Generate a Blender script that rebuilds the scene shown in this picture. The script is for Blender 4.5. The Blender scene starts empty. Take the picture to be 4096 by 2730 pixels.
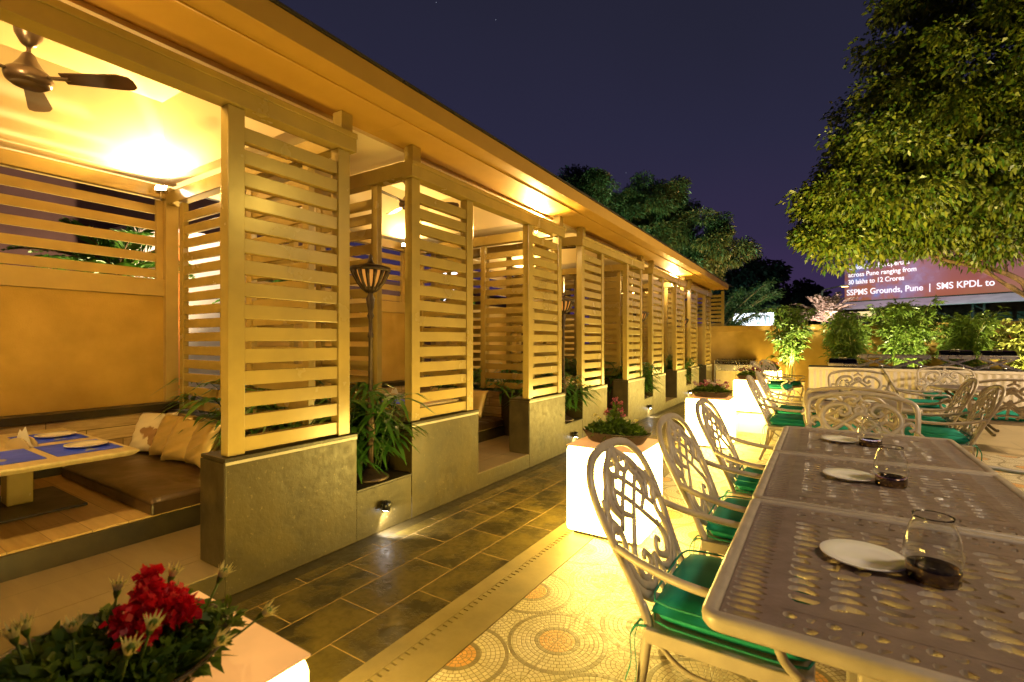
import bpy, math, random
import numpy as np
from mathutils import Vector, Matrix
sc = bpy.context.scene
COL = sc.collection
rnd = random.Random(7)
R = math.radians

# ------------------------------------------------------------------ camera
cam = bpy.data.cameras.new('camera'); camo = bpy.data.objects.new('camera', cam); COL.objects.link(camo)
camo.location = (0, 0, 1.5); camo.rotation_euler = (R(90), 0, R(32.636))
cam.sensor_width = 36; cam.lens = 17.0; cam.shift_y = 0.0013
cam.clip_start = 0.05; cam.clip_end = 2000
cam.dof.use_dof = True; cam.dof.focus_distance = 5.0; cam.dof.aperture_fstop = 3.2
sc.camera = camo
# ------------------------------------------------------------------ night sky
W = bpy.data.worlds.new('World'); sc.world = W; W.use_nodes = True
nt = W.node_tree; nt.nodes.clear()
out = nt.nodes.new('ShaderNodeOutputWorld'); bg = nt.nodes.new('ShaderNodeBackground')
tc = nt.nodes.new('ShaderNodeTexCoord'); sep = nt.nodes.new('ShaderNodeSeparateXYZ')
nt.links.new(tc.outputs['Generated'], sep.inputs[0])
cr = nt.nodes.new('ShaderNodeValToRGB')
e = cr.color_ramp.elements
e[0].position = 0.0; e[0].color = (0.050, 0.022, 0.085, 1)
e[1].position = 0.75; e[1].color = (0.0115, 0.0125, 0.021, 1)
for p, c in ((0.08, (0.040, 0.022, 0.072, 1)), (0.2, (0.026, 0.020, 0.052, 1)), (0.4, (0.019, 0.018, 0.042, 1))):
    x = e.new(p); x.color = c
sn = nt.nodes.new('ShaderNodeTexNoise'); sn.inputs['Scale'].default_value = 1.6; sn.inputs['Detail'].default_value = 3
nt.links.new(tc.outputs['Generated'], sn.inputs['Vector'])
sm = nt.nodes.new('ShaderNodeMath'); sm.operation = 'MULTIPLY_ADD'; sm.inputs[1].default_value = .30; nt.links.new(sn.outputs[0], sm.inputs[0])
sb = nt.nodes.new('ShaderNodeMath'); sb.operation = 'SUBTRACT'; sb.inputs[1].default_value = .15; nt.links.new(sep.outputs[2], sb.inputs[0]); nt.links.new(sb.outputs[0], sm.inputs[2])
nt.links.new(sm.outputs[0], cr.inputs[0])
# a few stars
vo = nt.nodes.new('ShaderNodeTexVoronoi'); vo.inputs['Scale'].default_value = 26
nt.links.new(tc.outputs['Generated'], vo.inputs['Vector'])
lt = nt.nodes.new('ShaderNodeMath'); lt.operation = 'LESS_THAN'; lt.inputs[1].default_value = 0.014
nt.links.new(vo.outputs['Distance'], lt.inputs[0])
ad = nt.nodes.new('ShaderNodeMixRGB'); ad.blend_type = 'ADD'
ml = nt.nodes.new('ShaderNodeMath'); ml.operation = 'MULTIPLY'; ml.inputs[1].default_value = 0.5
nt.links.new(lt.outputs[0], ml.inputs[0]); nt.links.new(ml.outputs[0], ad.inputs[0])
nt.links.new(cr.outputs[0], ad.inputs[1]); ad.inputs[2].default_value = (0.5, 0.55, 0.7, 1)
nt.links.new(ad.outputs[0], bg.inputs[0]); bg.inputs[1].default_value = 0.74
nt.links.new(bg.outputs[0], out.inputs[0])
sc.view_settings.view_transform = 'Standard'; sc.view_settings.look = 'None'
sc.view_settings.exposure = 0.68; sc.view_settings.gamma = 1.0
cy = sc.cycles
cy.max_bounces = 8; cy.diffuse_bounces = 4; cy.glossy_bounces = 3; cy.transmission_bounces = 8; cy.transparent_max_bounces = 8
cy.sample_clamp_indirect = 4.0; cy.caustics_reflective = False; cy.caustics_refractive = False
cy.use_denoising = True
cy.use_light_tree = True

# ------------------------------------------------------------------ materials
MATS = {}
class G:
    """small helper round a node tree for maths"""
    def __init__(s, nt): s.nt = nt
    def val(s, sock, v):
        if hasattr(v, 'links') or isinstance(v, bpy.types.NodeSocket): s.nt.links.new(v, sock)
        else: sock.default_value = v
    def m(s, op, a, b=0.0, c=0.0):
        n = s.nt.nodes.new('ShaderNodeMath'); n.operation = op
        s.val(n.inputs[0], a); s.val(n.inputs[1], b); s.val(n.inputs[2], c); return n.outputs[0]
    def mix(s, f, a, b, t='MIX'):
        n = s.nt.nodes.new('ShaderNodeMixRGB'); n.blend_type = t
        s.val(n.inputs[0], f); s.val(n.inputs[1], a); s.val(n.inputs[2], b); return n.outputs[0]
    def noise(s, vec, scale, detail=4, rough=0.55):
        n = s.nt.nodes.new('ShaderNodeTexNoise'); n.inputs['Scale'].default_value = scale
        n.inputs['Detail'].default_value = detail; n.inputs['Roughness'].default_value = rough
        if vec is not None: s.nt.links.new(vec, n.inputs['Vector'])
        return n.outputs[0]
    def ramp(s, f, lo, hi, a=0.0, b=1.0):
        n = s.nt.nodes.new('ShaderNodeMapRange'); s.val(n.inputs[0], f)
        n.inputs[1].default_value = lo; n.inputs[2].default_value = hi; n.inputs[3].default_value = a; n.inputs[4].default_value = b
        return n.outputs[0]
    def comb(s, a, b, c=0.0):
        n = s.nt.nodes.new('ShaderNodeCombineXYZ'); s.val(n.inputs[0], a); s.val(n.inputs[1], b); s.val(n.inputs[2], c); return n.outputs[0]
    def white(s, vec):
        n = s.nt.nodes.new('ShaderNodeTexWhiteNoise'); s.nt.links.new(vec, n.inputs[0]); return n.outputs[0]
    def bump(s, h, strength, dist=0.01):
        n = s.nt.nodes.new('ShaderNodeBump'); n.inputs['Strength'].default_value = strength; n.inputs['Distance'].default_value = dist
        s.nt.links.new(h, n.inputs['Height']); return n.outputs[0]
    def coord(s, name='Object', scale=None):
        n = s.nt.nodes.new('ShaderNodeTexCoord'); o = n.outputs[name]
        if scale:
            mp = s.nt.nodes.new('ShaderNodeMapping'); mp.inputs['Scale'].default_value = scale
            s.nt.links.new(o, mp.inputs[0]); o = mp.outputs[0]
        return o
def newmat(name):
    m = bpy.data.materials.new(name); m.use_nodes = True; MATS[name] = m
    p = m.node_tree.nodes['Principled BSDF']
    return m, p, G(m.node_tree)
def c4(c): return (c[0], c[1], c[2], 1)
def mat(name, col, rough=0.5, var=0.15, ns=6.0, bump=0.0, bs=60.0, metal=0.0, spec=0.5, col2=None, scale=None, world=False, coat=0.0):
    m, p, g = newmat(name)
    v = g.coord('Object', scale)
    if world:
        n = g.nt.nodes.new('ShaderNodeNewGeometry'); v = n.outputs['Position']
    n = g.noise(v, ns, 5)
    c2 = col2 or tuple(max(0, k * (1 - 2.2 * var)) for k in col)
    g.val(p.inputs['Base Color'], g.mix(g.ramp(n, 0.3, 0.7), c4(c2), c4(tuple(min(1, k * (1 + var * .6)) for k in col))))
    g.val(p.inputs['Roughness'], g.ramp(n, 0.3, 0.7, min(1, rough * 1.2), rough * 0.85))
    p.inputs['Metallic'].default_value = metal; p.inputs['Specular IOR Level'].default_value = spec
    if coat: p.inputs['Coat Weight'].default_value = coat; p.inputs['Coat Roughness'].default_value = 0.15
    if bump: g.nt.links.new(g.bump(g.noise(v, bs, 3), bump, 0.006), p.inputs['Normal'])
    return m
def emis(name, col, strength, base=(0.8, 0.8, 0.8), noise=0):
    m, p, g = newmat(name)
    p.inputs['Base Color'].default_value = c4(base)
    p.inputs['Emission Color'].default_value = c4(col); p.inputs['Emission Strength'].default_value = strength
    if noise:
        g.val(p.inputs['Emission Color'], g.mix(g.ramp(g.noise(g.coord(), noise), .35, .65), c4(tuple(k * .75 for k in col)), c4(col)))
    return m
def leafmat(name, col, col2, rough=0.45, tr=0.25):
    m, p, g = newmat(name)
    n = g.nt.nodes.new('ShaderNodeNewGeometry')
    w = n.outputs['Random Per Island']
    g.val(p.inputs['Base Color'], g.mix(w, c4(col), c4(col2)))
    p.inputs['Roughness'].default_value = rough
    t = g.nt.nodes.new('ShaderNodeBsdfTranslucent'); g.val(t.inputs[0], g.mix(w, c4(col), c4(col2)))
    mx = g.nt.nodes.new('ShaderNodeMixShader'); mx.inputs[0].default_value = tr
    g.nt.links.new(p.outputs[0], mx.inputs[1]); g.nt.links.new(t.outputs[0], mx.inputs[2])
    g.nt.links.new(mx.outputs[0], g.nt.nodes['Material Output'].inputs[0])
    return m

mat('paint', (0.38, 0.275, 0.078), 0.24, 0.10, 3.0, 0.10, 14.0, spec=0.6)
mat('paint_in', (0.45, 0.32, 0.11), 0.40, 0.08, 3.0, 0.12, 40.0)
mat('plaster', (0.46, 0.29, 0.060), 0.75, 0.12, 2.2, 0.35, 90.0)
mat('soffit', (0.52, 0.30, 0.050), 0.55, 0.05, 1.5, 0.03, 20.0)
mat('ceiling', (0.74, 0.60, 0.38), 0.7, 0.03, 1.0)
mat('roof_dark', (0.035, 0.03, 0.03), 0.5, 0.3, 8.0, 0.4, 30.0)
mat('stone_cap', (0.035, 0.026, 0.012), 0.35, 0.3, 5.0, 0.2, 30.0)
mat('stone_dark', (0.045, 0.032, 0.014), 0.40, 0.3, 5.0, 0.25, 25.0)
mat('edge_trim', (0.45, 0.40, 0.30), 0.35, 0.1)
mat('metal_brown', (0.06, 0.038, 0.022), 0.45, 0.2, 20, 0.2, 60, metal=0.6)
mat('cast', (0.40, 0.335, 0.265), 0.36, 0.10, 9.0, 0.12, 50.0, spec=0.6)
mat('cast_top', (0.215, 0.155, 0.128), 0.33, 0.12, 12.0, 0.25, 60.0, spec=0.6)
mat('cushion', (0.008, 0.25, 0.17), 0.75, 0.10, 4.0, 0.15, 120.0, spec=0.3)
mat('tie', (0.012, 0.22, 0.15), 0.7, 0.1)
mat('leather', (0.055, 0.030, 0.013), 0.33, 0.2, 5.0, 0.5, 8.0)
mat('satin', (0.62, 0.45, 0.17), 0.36, 0.08, 4.0, 0.4, 9.0, spec=0.7, metal=.35)
mat('wood_top', (0.62, 0.50, 0.27), 0.35, 0.10, 3.0, 0.05, 30.0, scale=(1, 8, 1))
mat('ceramic', (0.75, 0.72, 0.66), 0.12, 0.02)
mat('steel', (0.60, 0.56, 0.52), 0.27, 0.1, metal=1.0)
mat('steel_dark', (0.20, 0.15, 0.10), 0.22, 0.1, metal=1.0)
mat('fan_metal', (0.20, 0.15, 0.135), 0.3, 0.15, metal=0.8)
mat('fan_blade', (0.045, 0.022, 0.014), 0.4, 0.2)
mat('mat_blue', (0.02, 0.07, 0.95), 0.5, 0.1)
mat('mat_pale', (0.30, 0.30, 0.42), 0.5, 0.1)
mat('paper', (0.8, 0.76, 0.68), 0.7, 0.03)
mat('bowl', (0.060, 0.042, 0.022), 0.4, 0.2, 8, 0.1, 30)
mat('soil', (0.03, 0.02, 0.012), 0.95, 0.4, 40, 0.6, 60)
mat('black', (0.012, 0.012, 0.012), 0.3, 0.2)
mat('cloth', (0.62, 0.54, 0.43), 0.8, 0.05, 5, 0.1, 200)
mat('cloth_dark', (0.03, 0.025, 0.02), 0.5, 0.2)
mat('planter_rib', (0.34, 0.27, 0.15), 0.5, 0.1)
mat('bark', (0.16, 0.095, 0.055), 0.85, 0.35, 9, 0.8, 30, scale=(1, 1, .3))
mat('bamboo', (0.28, 0.27, 0.08), 0.4, 0.2, 12)
mat('stem', (0.05, 0.10, 0.02), 0.6, 0.2)
mat('ground', (0.035, 0.03, 0.025), 0.9, 0.3, .5, world=True)
mat('shed', (0.05, 0.035, 0.035), 0.6, 0.3)
mat('canvas', (0.55, 0.48, 0.52), 0.8, 0.1, 2, 0.3, 9)
mat('pole', (0.30, 0.30, 0.33), 0.4, 0.2, metal=0.7)
mat('wallpurple', (0.10, 0.045, 0.055), 0.8, 0.2, 1)
mat('brass_dark', (0.10, 0.075, 0.035), 0.4, 0.3, metal=0.6)
mat('drawer', (0.46, 0.38, 0.22), 0.35, 0.1)
leafmat('leaf_tree', (0.030, 0.080, 0.006), (0.15, 0.155, 0.012))
leafmat('leaf_far', (0.022, 0.055, 0.026), (0.05, 0.075, 0.025), tr=.3)
leafmat('leaf_shadow', (0.015, 0.014, 0.016), (0.02, 0.02, 0.02))
leafmat('leaf_palm', (0.035, 0.12, 0.014), (0.075, 0.19, 0.022), rough=.32)
leafmat('leaf_bamboo', (0.07, 0.13, 0.018), (0.14, 0.2, 0.03), rough=.4, tr=.3)
leafmat('leaf_shrub', (0.16, 0.19, 0.04), (0.28, 0.28, 0.07), rough=.4, tr=.3)
leafmat('leaf_pot', (0.065, 0.14, 0.010), (0.15, 0.23, 0.02), tr=.2)
leafmat('leaf_date', (0.16, 0.14, 0.10), (0.26, 0.2, 0.15), tr=.2)
leafmat('petal_red', (0.55, 0.004, 0.010), (0.85, 0.015, 0.035), tr=.35)
leafmat('petal_pink', (0.32, 0.05, 0.10), (0.55, 0.16, 0.22), tr=.2)
leafmat('petal_pale', (0.60, 0.42, 0.40), (0.75, 0.62, 0.55), tr=.3)
leafmat('petal_dark', (0.16, 0.02, 0.03), (0.26, 0.05, 0.07), tr=.2)
leafmat('bud', (0.60, 0.55, 0.16), (0.8, 0.72, 0.32), tr=.3)
WARM = (1.0, 0.70, 0.24)
emis('cube_glow', (1.0, 0.69, 0.14), 21)
emis('cube_top', (1.0, 0.42, 0.10), 0.5, (0.5, 0.36, 0.22), noise=4)
emis('lamp_face', (1.0, 0.86, 0.6), 90)
emis('cool_face', (0.85, 0.9, 1.0), 30)
emis('flame', (1.0, 0.40, 0.06), 0.35, (.2, .06, .01))
emis('sign_white', (0.85, 0.86, 1.0), 3.0)
emis('sign_print', (0.30, 0.24, 0.42), 1.0)
emis('sign_blue', (0.12, 0.25, 1.0), 1.0)
emis('text_glow', (0.95, 0.90, 1.0), 0.5)
emis('tag_orange', (0.85, 0.25, 0.06), 0.3, (.5, .15, .03))
emis('lamp_orange', (1.0, 0.5, 0.15), 6)
m, p, g = newmat('glass'); p.inputs['Base Color'].default_value = (0.96, 0.97, 0.95, 1); p.inputs['Roughness'].default_value = 0.0
p.inputs['Transmission Weight'].default_value = 1.0; p.inputs['IOR'].default_value = 1.45

# rough stone cladding of the low walls
m, p, g = newmat('stone_wall')
geo = g.nt.nodes.new('ShaderNodeNewGeometry'); v = geo.outputs['Position']
n1 = g.noise(v, 2.6, 6, .62); n2 = g.noise(v, 14, 5, .6)
n3 = g.noise(v, 1.1, 3, .5)
c = g.mix(g.ramp(n1, .35, .62), (0.020, 0.014, 0.003, 1), (0.066, 0.047, 0.009, 1))
c = g.mix(g.ramp(n3, .45, .62, 0, .65), c, (0.036, 0.025, 0.005, 1))
c = g.mix(g.ramp(n2, .35, .7, 0, .5), c, (0.048, 0.034, 0.008, 1))
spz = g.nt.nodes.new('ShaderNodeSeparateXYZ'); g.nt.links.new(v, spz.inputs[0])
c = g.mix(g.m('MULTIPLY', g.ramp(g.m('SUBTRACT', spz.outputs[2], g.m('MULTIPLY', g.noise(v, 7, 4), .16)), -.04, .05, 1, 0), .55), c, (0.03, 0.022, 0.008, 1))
c = g.mix(g.ramp(g.noise(v, 45, 2), .66, .74, 0, .5), c, (0.17, 0.13, 0.05, 1))
g.val(p.inputs['Base Color'], c); g.val(p.inputs['Roughness'], g.ramp(n2, .3, .7, .55, .36))
g.nt.links.new(g.bump(g.m('ADD', n1, g.m('MULTIPLY', n2, .35)), .35, .02), p.inputs['Normal'])

# slate paving
m, p, g = newmat('slate')
geo = g.nt.nodes.new('ShaderNodeNewGeometry'); v = geo.outputs['Position']
sp = g.nt.nodes.new('ShaderNodeSeparateXYZ'); g.nt.links.new(v, sp.inputs[0]); X, Y = sp.outputs[0], sp.outputs[1]
r = g.m('DIVIDE', g.m('ADD', X, 2.70), 0.322); ri = g.m('FLOOR', r); rf = g.m('FRACT', r)
cc = g.m('ADD', g.m('DIVIDE', g.m('SUBTRACT', Y, 2.16), 0.625), g.m('MULTIPLY', g.m('MODULO', g.m('ADD', ri, 20), 2), 0.5))
ci = g.m('FLOOR', cc); cf = g.m('FRACT', cc)
ex = g.m('MULTIPLY', g.m('MINIMUM', rf, g.m('SUBTRACT', 1, rf)), .322); ey = g.m('MULTIPLY', g.m('MINIMUM', cf, g.m('SUBTRACT', 1, cf)), .625)
ed = g.m('ADD', g.m('MINIMUM', ex, ey), g.m('MULTIPLY', g.m('SUBTRACT', g.noise(v, 30, 3), .5), .004))
gm = g.ramp(ed, .0022, .0048, 1, 0)
rv = g.white(g.comb(ri, ci))
nv = g.nt.nodes.new('ShaderNodeVectorMath'); nv.operation = 'ADD'; g.nt.links.new(v, nv.inputs[0]); g.nt.links.new(g.comb(g.m('MULTIPLY', rv, 9), g.m('MULTIPLY', rv, 5)), nv.inputs[1])
n1 = g.noise(nv.outputs[0], 3.2, 8, .66); n2 = g.noise(nv.outputs[0], 22, 5, .6)
c = g.mix(g.ramp(n1, .40, .58), (0.014, 0.011, 0.003, 1), (0.105, 0.074, 0.014, 1))
c = g.mix(g.m('MULTIPLY', rv, .45), c, (0.085, 0.062, 0.014, 1))
c = g.mix(g.ramp(n2, .45, .75, 0, .5), c, (0.042, 0.032, 0.009, 1))
c = g.mix(gm, c, (0.30, 0.19, 0.06, 1))
g.val(p.inputs['Base Color'], c)
g.val(p.inputs['Roughness'], g.mix(gm, g.ramp(n2, .3, .7, .28, .5), (0.8, 0.8, 0.8, 1)))
hh = g.m('SUBTRACT', g.m('ADD', g.m('MULTIPLY', g.ramp(n1, .44, .50), .7), g.m('MULTIPLY', n2, .3)), g.m('MULTIPLY', gm, .8))
g.nt.links.new(g.bump(hh, .35, .008), p.inputs['Normal'])

# mosaic paving: rings of small stones round alternate tile corners
m, p, g = newmat('mosaic')
geo = g.nt.nodes.new('ShaderNodeNewGeometry'); v = geo.outputs['Position']
sp = g.nt.nodes.new('ShaderNodeSeparateXYZ'); g.nt.links.new(v, sp.inputs[0])
S = 0.354
px = g.m('DIVIDE', g.m('ADD', sp.outputs[0], 1.12), S); py = g.m('DIVIDE', g.m('SUBTRACT', sp.outputs[1], 2.17), S)
def rings(px, py):
    a = g.m('MULTIPLY', g.m('ADD', px, py), .5); b = g.m('MULTIPLY', g.m('SUBTRACT', px, py), .5)
    da = g.m('SUBTRACT', a, g.m('ROUND', a)); db = g.m('SUBTRACT', b, g.m('ROUND', b))
    ox = g.m('ADD', da, db); oy = g.m('SUBTRACT', da, db)
    d = g.m('MULTIPLY', g.m('SQRT', g.m('ADD', g.m('MULTIPLY', ox, ox), g.m('MULTIPLY', oy, oy))), S)
    return d, g.m('ARCTAN2', oy, ox)
d1, t1 = rings(px, py); d2, t2 = rings(g.m('ADD', px, 1), py)
ins = g.m('LESS_THAN', d1, .2505)
d = g.m('ADD', g.m('MULTIPLY', ins, d1), g.m('MULTIPLY', g.m('SUBTRACT', 1, ins), d2))
t = g.m('ADD', g.m('MULTIPLY', ins, t1), g.m('MULTIPLY', g.m('SUBTRACT', 1, ins), t2))
Wd = .0228
k = g.m('FLOOR', g.m('DIVIDE', d, Wd)); fr = g.m('FRACT', g.m('DIVIDE', d, Wd))
rad = g.m('MULTIPLY', g.m('ADD', k, .5), Wd)
nn = g.m('MAXIMUM', g.m('ROUND', g.m('DIVIDE', g.m('MULTIPLY', rad, 6.2832), .027)), 3)
aa = g.m('ADD', g.m('MULTIPLY', g.m('DIVIDE', t, 6.2832), nn), g.m('MULTIPLY', k, .37))
af = g.m('FRACT', aa); ai = g.m('FLOOR', aa)
e1 = g.m('MULTIPLY', g.m('MINIMUM', fr, g.m('SUBTRACT', 1, fr)), Wd)
e2 = g.m('MULTIPLY', g.m('MINIMUM', af, g.m('SUBTRACT', 1, af)), g.m('DIVIDE', g.m('MULTIPLY', rad, 6.2832), nn))
fx = g.m('FRACT', px); fy = g.m('FRACT', py)
e3 = g.m('MULTIPLY', g.m('MINIMUM', g.m('MINIMUM', fx, g.m('SUBTRACT', 1, fx)), g.m('MINIMUM', fy, g.m('SUBTRACT', 1, fy))), S)
ee = g.m('ADD', g.m('MINIMUM', g.m('MINIMUM', e1, e2), e3), g.m('MULTIPLY', g.m('SUBTRACT', g.noise(v, 90, 2), .5), .002))
gm = g.ramp(ee, .0010, .0026, 1, 0)
rv = g.white(g.comb(ai, k, g.m('FLOOR', px)))
st = g.mix(rv, (0.50, 0.42, 0.27, 1), (0.66, 0.57, 0.40, 1))
dark = g.m('MULTIPLY', ins, g.m('MAXIMUM', g.m('COMPARE', k, 4, .1), g.m('COMPARE', k, 10, .1)))
cen = g.m('MULTIPLY', ins, g.m('LESS_THAN', k, 3.5))
st = g.mix(cen, st, g.mix(rv, (0.55, 0.26, 0.07, 1), (0.68, 0.36, 0.12, 1)))
st = g.mix(dark, st, g.mix(rv, (0.16, 0.13, 0.075, 1), (0.26, 0.21, 0.12, 1)))
st = g.mix(g.ramp(g.noise(v, 1.3, 4), .4, .7, 0, .35), st, (0.36, 0.28, 0.15, 1))
g.val(p.inputs['Base Color'], g.mix(gm, st, (0.20, 0.145, 0.06, 1)))
g.val(p.inputs['Roughness'], g.ramp(rv, 0, 1, .35, .6))
g.nt.links.new(g.bump(g.m('ADD', g.m('SUBTRACT', 1, gm), g.m('MULTIPLY', g.noise(v, 60, 3), .4)), .5, .004), p.inputs['Normal'])

def tilemat(name, c1, c2, grout, sx, sy, gw=.004, off=0.5, rough=.35, grain=(1, 1, 1)):
    m, p, g = newmat(name)
    geo = g.nt.nodes.new('ShaderNodeNewGeometry'); v = geo.outputs['Position']
    sp = g.nt.nodes.new('ShaderNodeSeparateXYZ'); g.nt.links.new(v, sp.inputs[0])
    r = g.m('DIVIDE', sp.outputs[1], sy); ri = g.m('FLOOR', r); rf = g.m('FRACT', r)
    cc = g.m('ADD', g.m('DIVIDE', sp.outputs[0], sx), g.m('MULTIPLY', g.m('MODULO', g.m('ADD', ri, 40), 2), off))
    ci = g.m('FLOOR', cc); cf = g.m('FRACT', cc)
    ed = g.m('MINIMUM', g.m('MULTIPLY', g.m('MINIMUM', rf, g.m('SUBTRACT', 1, rf)), sy), g.m('MULTIPLY', g.m('MINIMUM', cf, g.m('SUBTRACT', 1, cf)), sx))
    gm = g.ramp(ed, gw * .5, gw, 1, 0); rv = g.white(g.comb(ri, ci))
    mp = g.nt.nodes.new('ShaderNodeMapping'); mp.inputs['Scale'].default_value = grain; g.nt.links.new(v, mp.inputs[0])
    n1 = g.noise(mp.outputs[0], 4, 6)
    c = g.mix(g.m('ADD', g.m('MULTIPLY', rv, .5), g.m('MULTIPLY', g.ramp(n1, .3, .7), .5)), c4(c1), c4(c2))
    g.val(p.inputs['Base Color'], g.mix(gm, c, c4(grout))); p.inputs['Roughness'].default_value = rough
    g.nt.links.new(g.bump(g.m('SUBTRACT', g.m('MULTIPLY', n1, .3), gm), .3, .004), p.inputs['Normal'])
tilemat('tiles_far', (0.34, 0.25, 0.12), (0.46, 0.35, 0.18), (0.14, 0.10, 0.05), .6, .6)
tilemat('planks', (0.34, 0.21, 0.07), (0.58, 0.40, 0.16), (0.14, 0.08, 0.03), 1.2, .19, .0025, .5, .4, (1, 9, 1))
tilemat('planks_low', (0.16, 0.115, 0.06), (0.24, 0.18, 0.09), (0.10, 0.07, 0.03), .6, 1.2, .003, .5, .4, (1, 5, 1))
# backrest: planks running along the bench
m, p, g = newmat('plank_back')
v = g.coord('Object'); sp = g.nt.nodes.new('ShaderNodeSeparateXYZ'); g.nt.links.new(v, sp.inputs[0])
u = g.m('ADD', sp.outputs[0], sp.outputs[1]); r = g.m('DIVIDE', sp.outputs[2], .115); ri = g.m('FLOOR', r); rf = g.m('FRACT', r)
cc = g.m('ADD', g.m('DIVIDE', u, .75), g.m('MULTIPLY', ri, .37)); ci = g.m('FLOOR', cc); cf = g.m('FRACT', cc)
gm = g.m('MAXIMUM', g.ramp(g.m('MINIMUM', rf, g.m('SUBTRACT', 1, rf)), .02, .04, 1, 0), g.ramp(g.m('MINIMUM', cf, g.m('SUBTRACT', 1, cf)), .003, .006, 1, 0))
rv = g.white(g.comb(ri, ci)); n1 = g.noise(g.comb(g.m('MULTIPLY', u, 1.5), g.m('MULTIPLY', sp.outputs[2], 14), rv), 3, 6, .7)
c = g.mix(g.m('ADD', g.m('MULTIPLY', rv, .5), g.m('MULTIPLY', g.ramp(n1, .35, .65), .5)), (0.20, 0.12, 0.05, 1), (0.58, 0.42, 0.22, 1))
g.val(p.inputs['Base Color'], g.mix(gm, c, (0.08, 0.05, 0.02, 1))); p.inputs['Roughness'].default_value = .5
# floral pillow cover
m, p, g = newmat('floral')
v = g.coord('Object'); vo = g.nt.nodes.new('ShaderNodeTexVoronoi'); vo.inputs['Scale'].default_value = 4.2
nz = g.nt.nodes.new('ShaderNodeTexNoise'); nz.inputs['Scale'].default_value = 9; g.nt.links.new(v, nz.inputs[0])
va = g.nt.nodes.new('ShaderNodeVectorMath'); va.operation = 'MULTIPLY_ADD'; g.nt.links.new(nz.outputs[1], va.inputs[0]); va.inputs[1].default_value = (.12, .12, .12); g.nt.links.new(v, va.inputs[2])
g.nt.links.new(va.outputs[0], vo.inputs[0])
f1 = g.ramp(vo.outputs[0], .30, .34, 1, 0); f2 = g.ramp(vo.outputs[0], .10, .13, 1, 0)
c = g.mix(f1, (0.72, 0.62, 0.48, 1), (0.30, 0.17, 0.08, 1)); c = g.mix(f2, c, (0.6, 0.45, 0.25, 1))
g.val(p.inputs['Base Color'], c); p.inputs['Roughness'].default_value = .5
# printed poster of the big roadside hoarding
m, p, g = newmat('poster')
v = g.coord('Object'); sp = g.nt.nodes.new('ShaderNodeSeparateXYZ'); g.nt.links.new(v, sp.inputs[0])
n1 = g.noise(v, .22, 6, .6); n2 = g.noise(v, .5, 7, .65)
c = g.mix(g.ramp(g.m('ADD', sp.outputs[2], g.m('MULTIPLY', n1, 3)), 0.5, 4.5), (0.50, 0.14, 0.05, 1), (0.22, 0.055, 0.10, 1))
bl = g.m('MULTIPLY', g.ramp(sp.outputs[0], 5, .5), g.ramp(n2, .47, .64))
c = g.mix(bl, c, (0.10, 0.30, 0.85, 1))
c = g.mix(g.ramp(n2, .60, .72, 0, .5), c, (0.55, 0.33, 0.36, 1))
g.val(p.inputs['Base Color'], c); g.val(p.inputs['Emission Color'], c); p.inputs['Emission Strength'].default_value = .19

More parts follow.
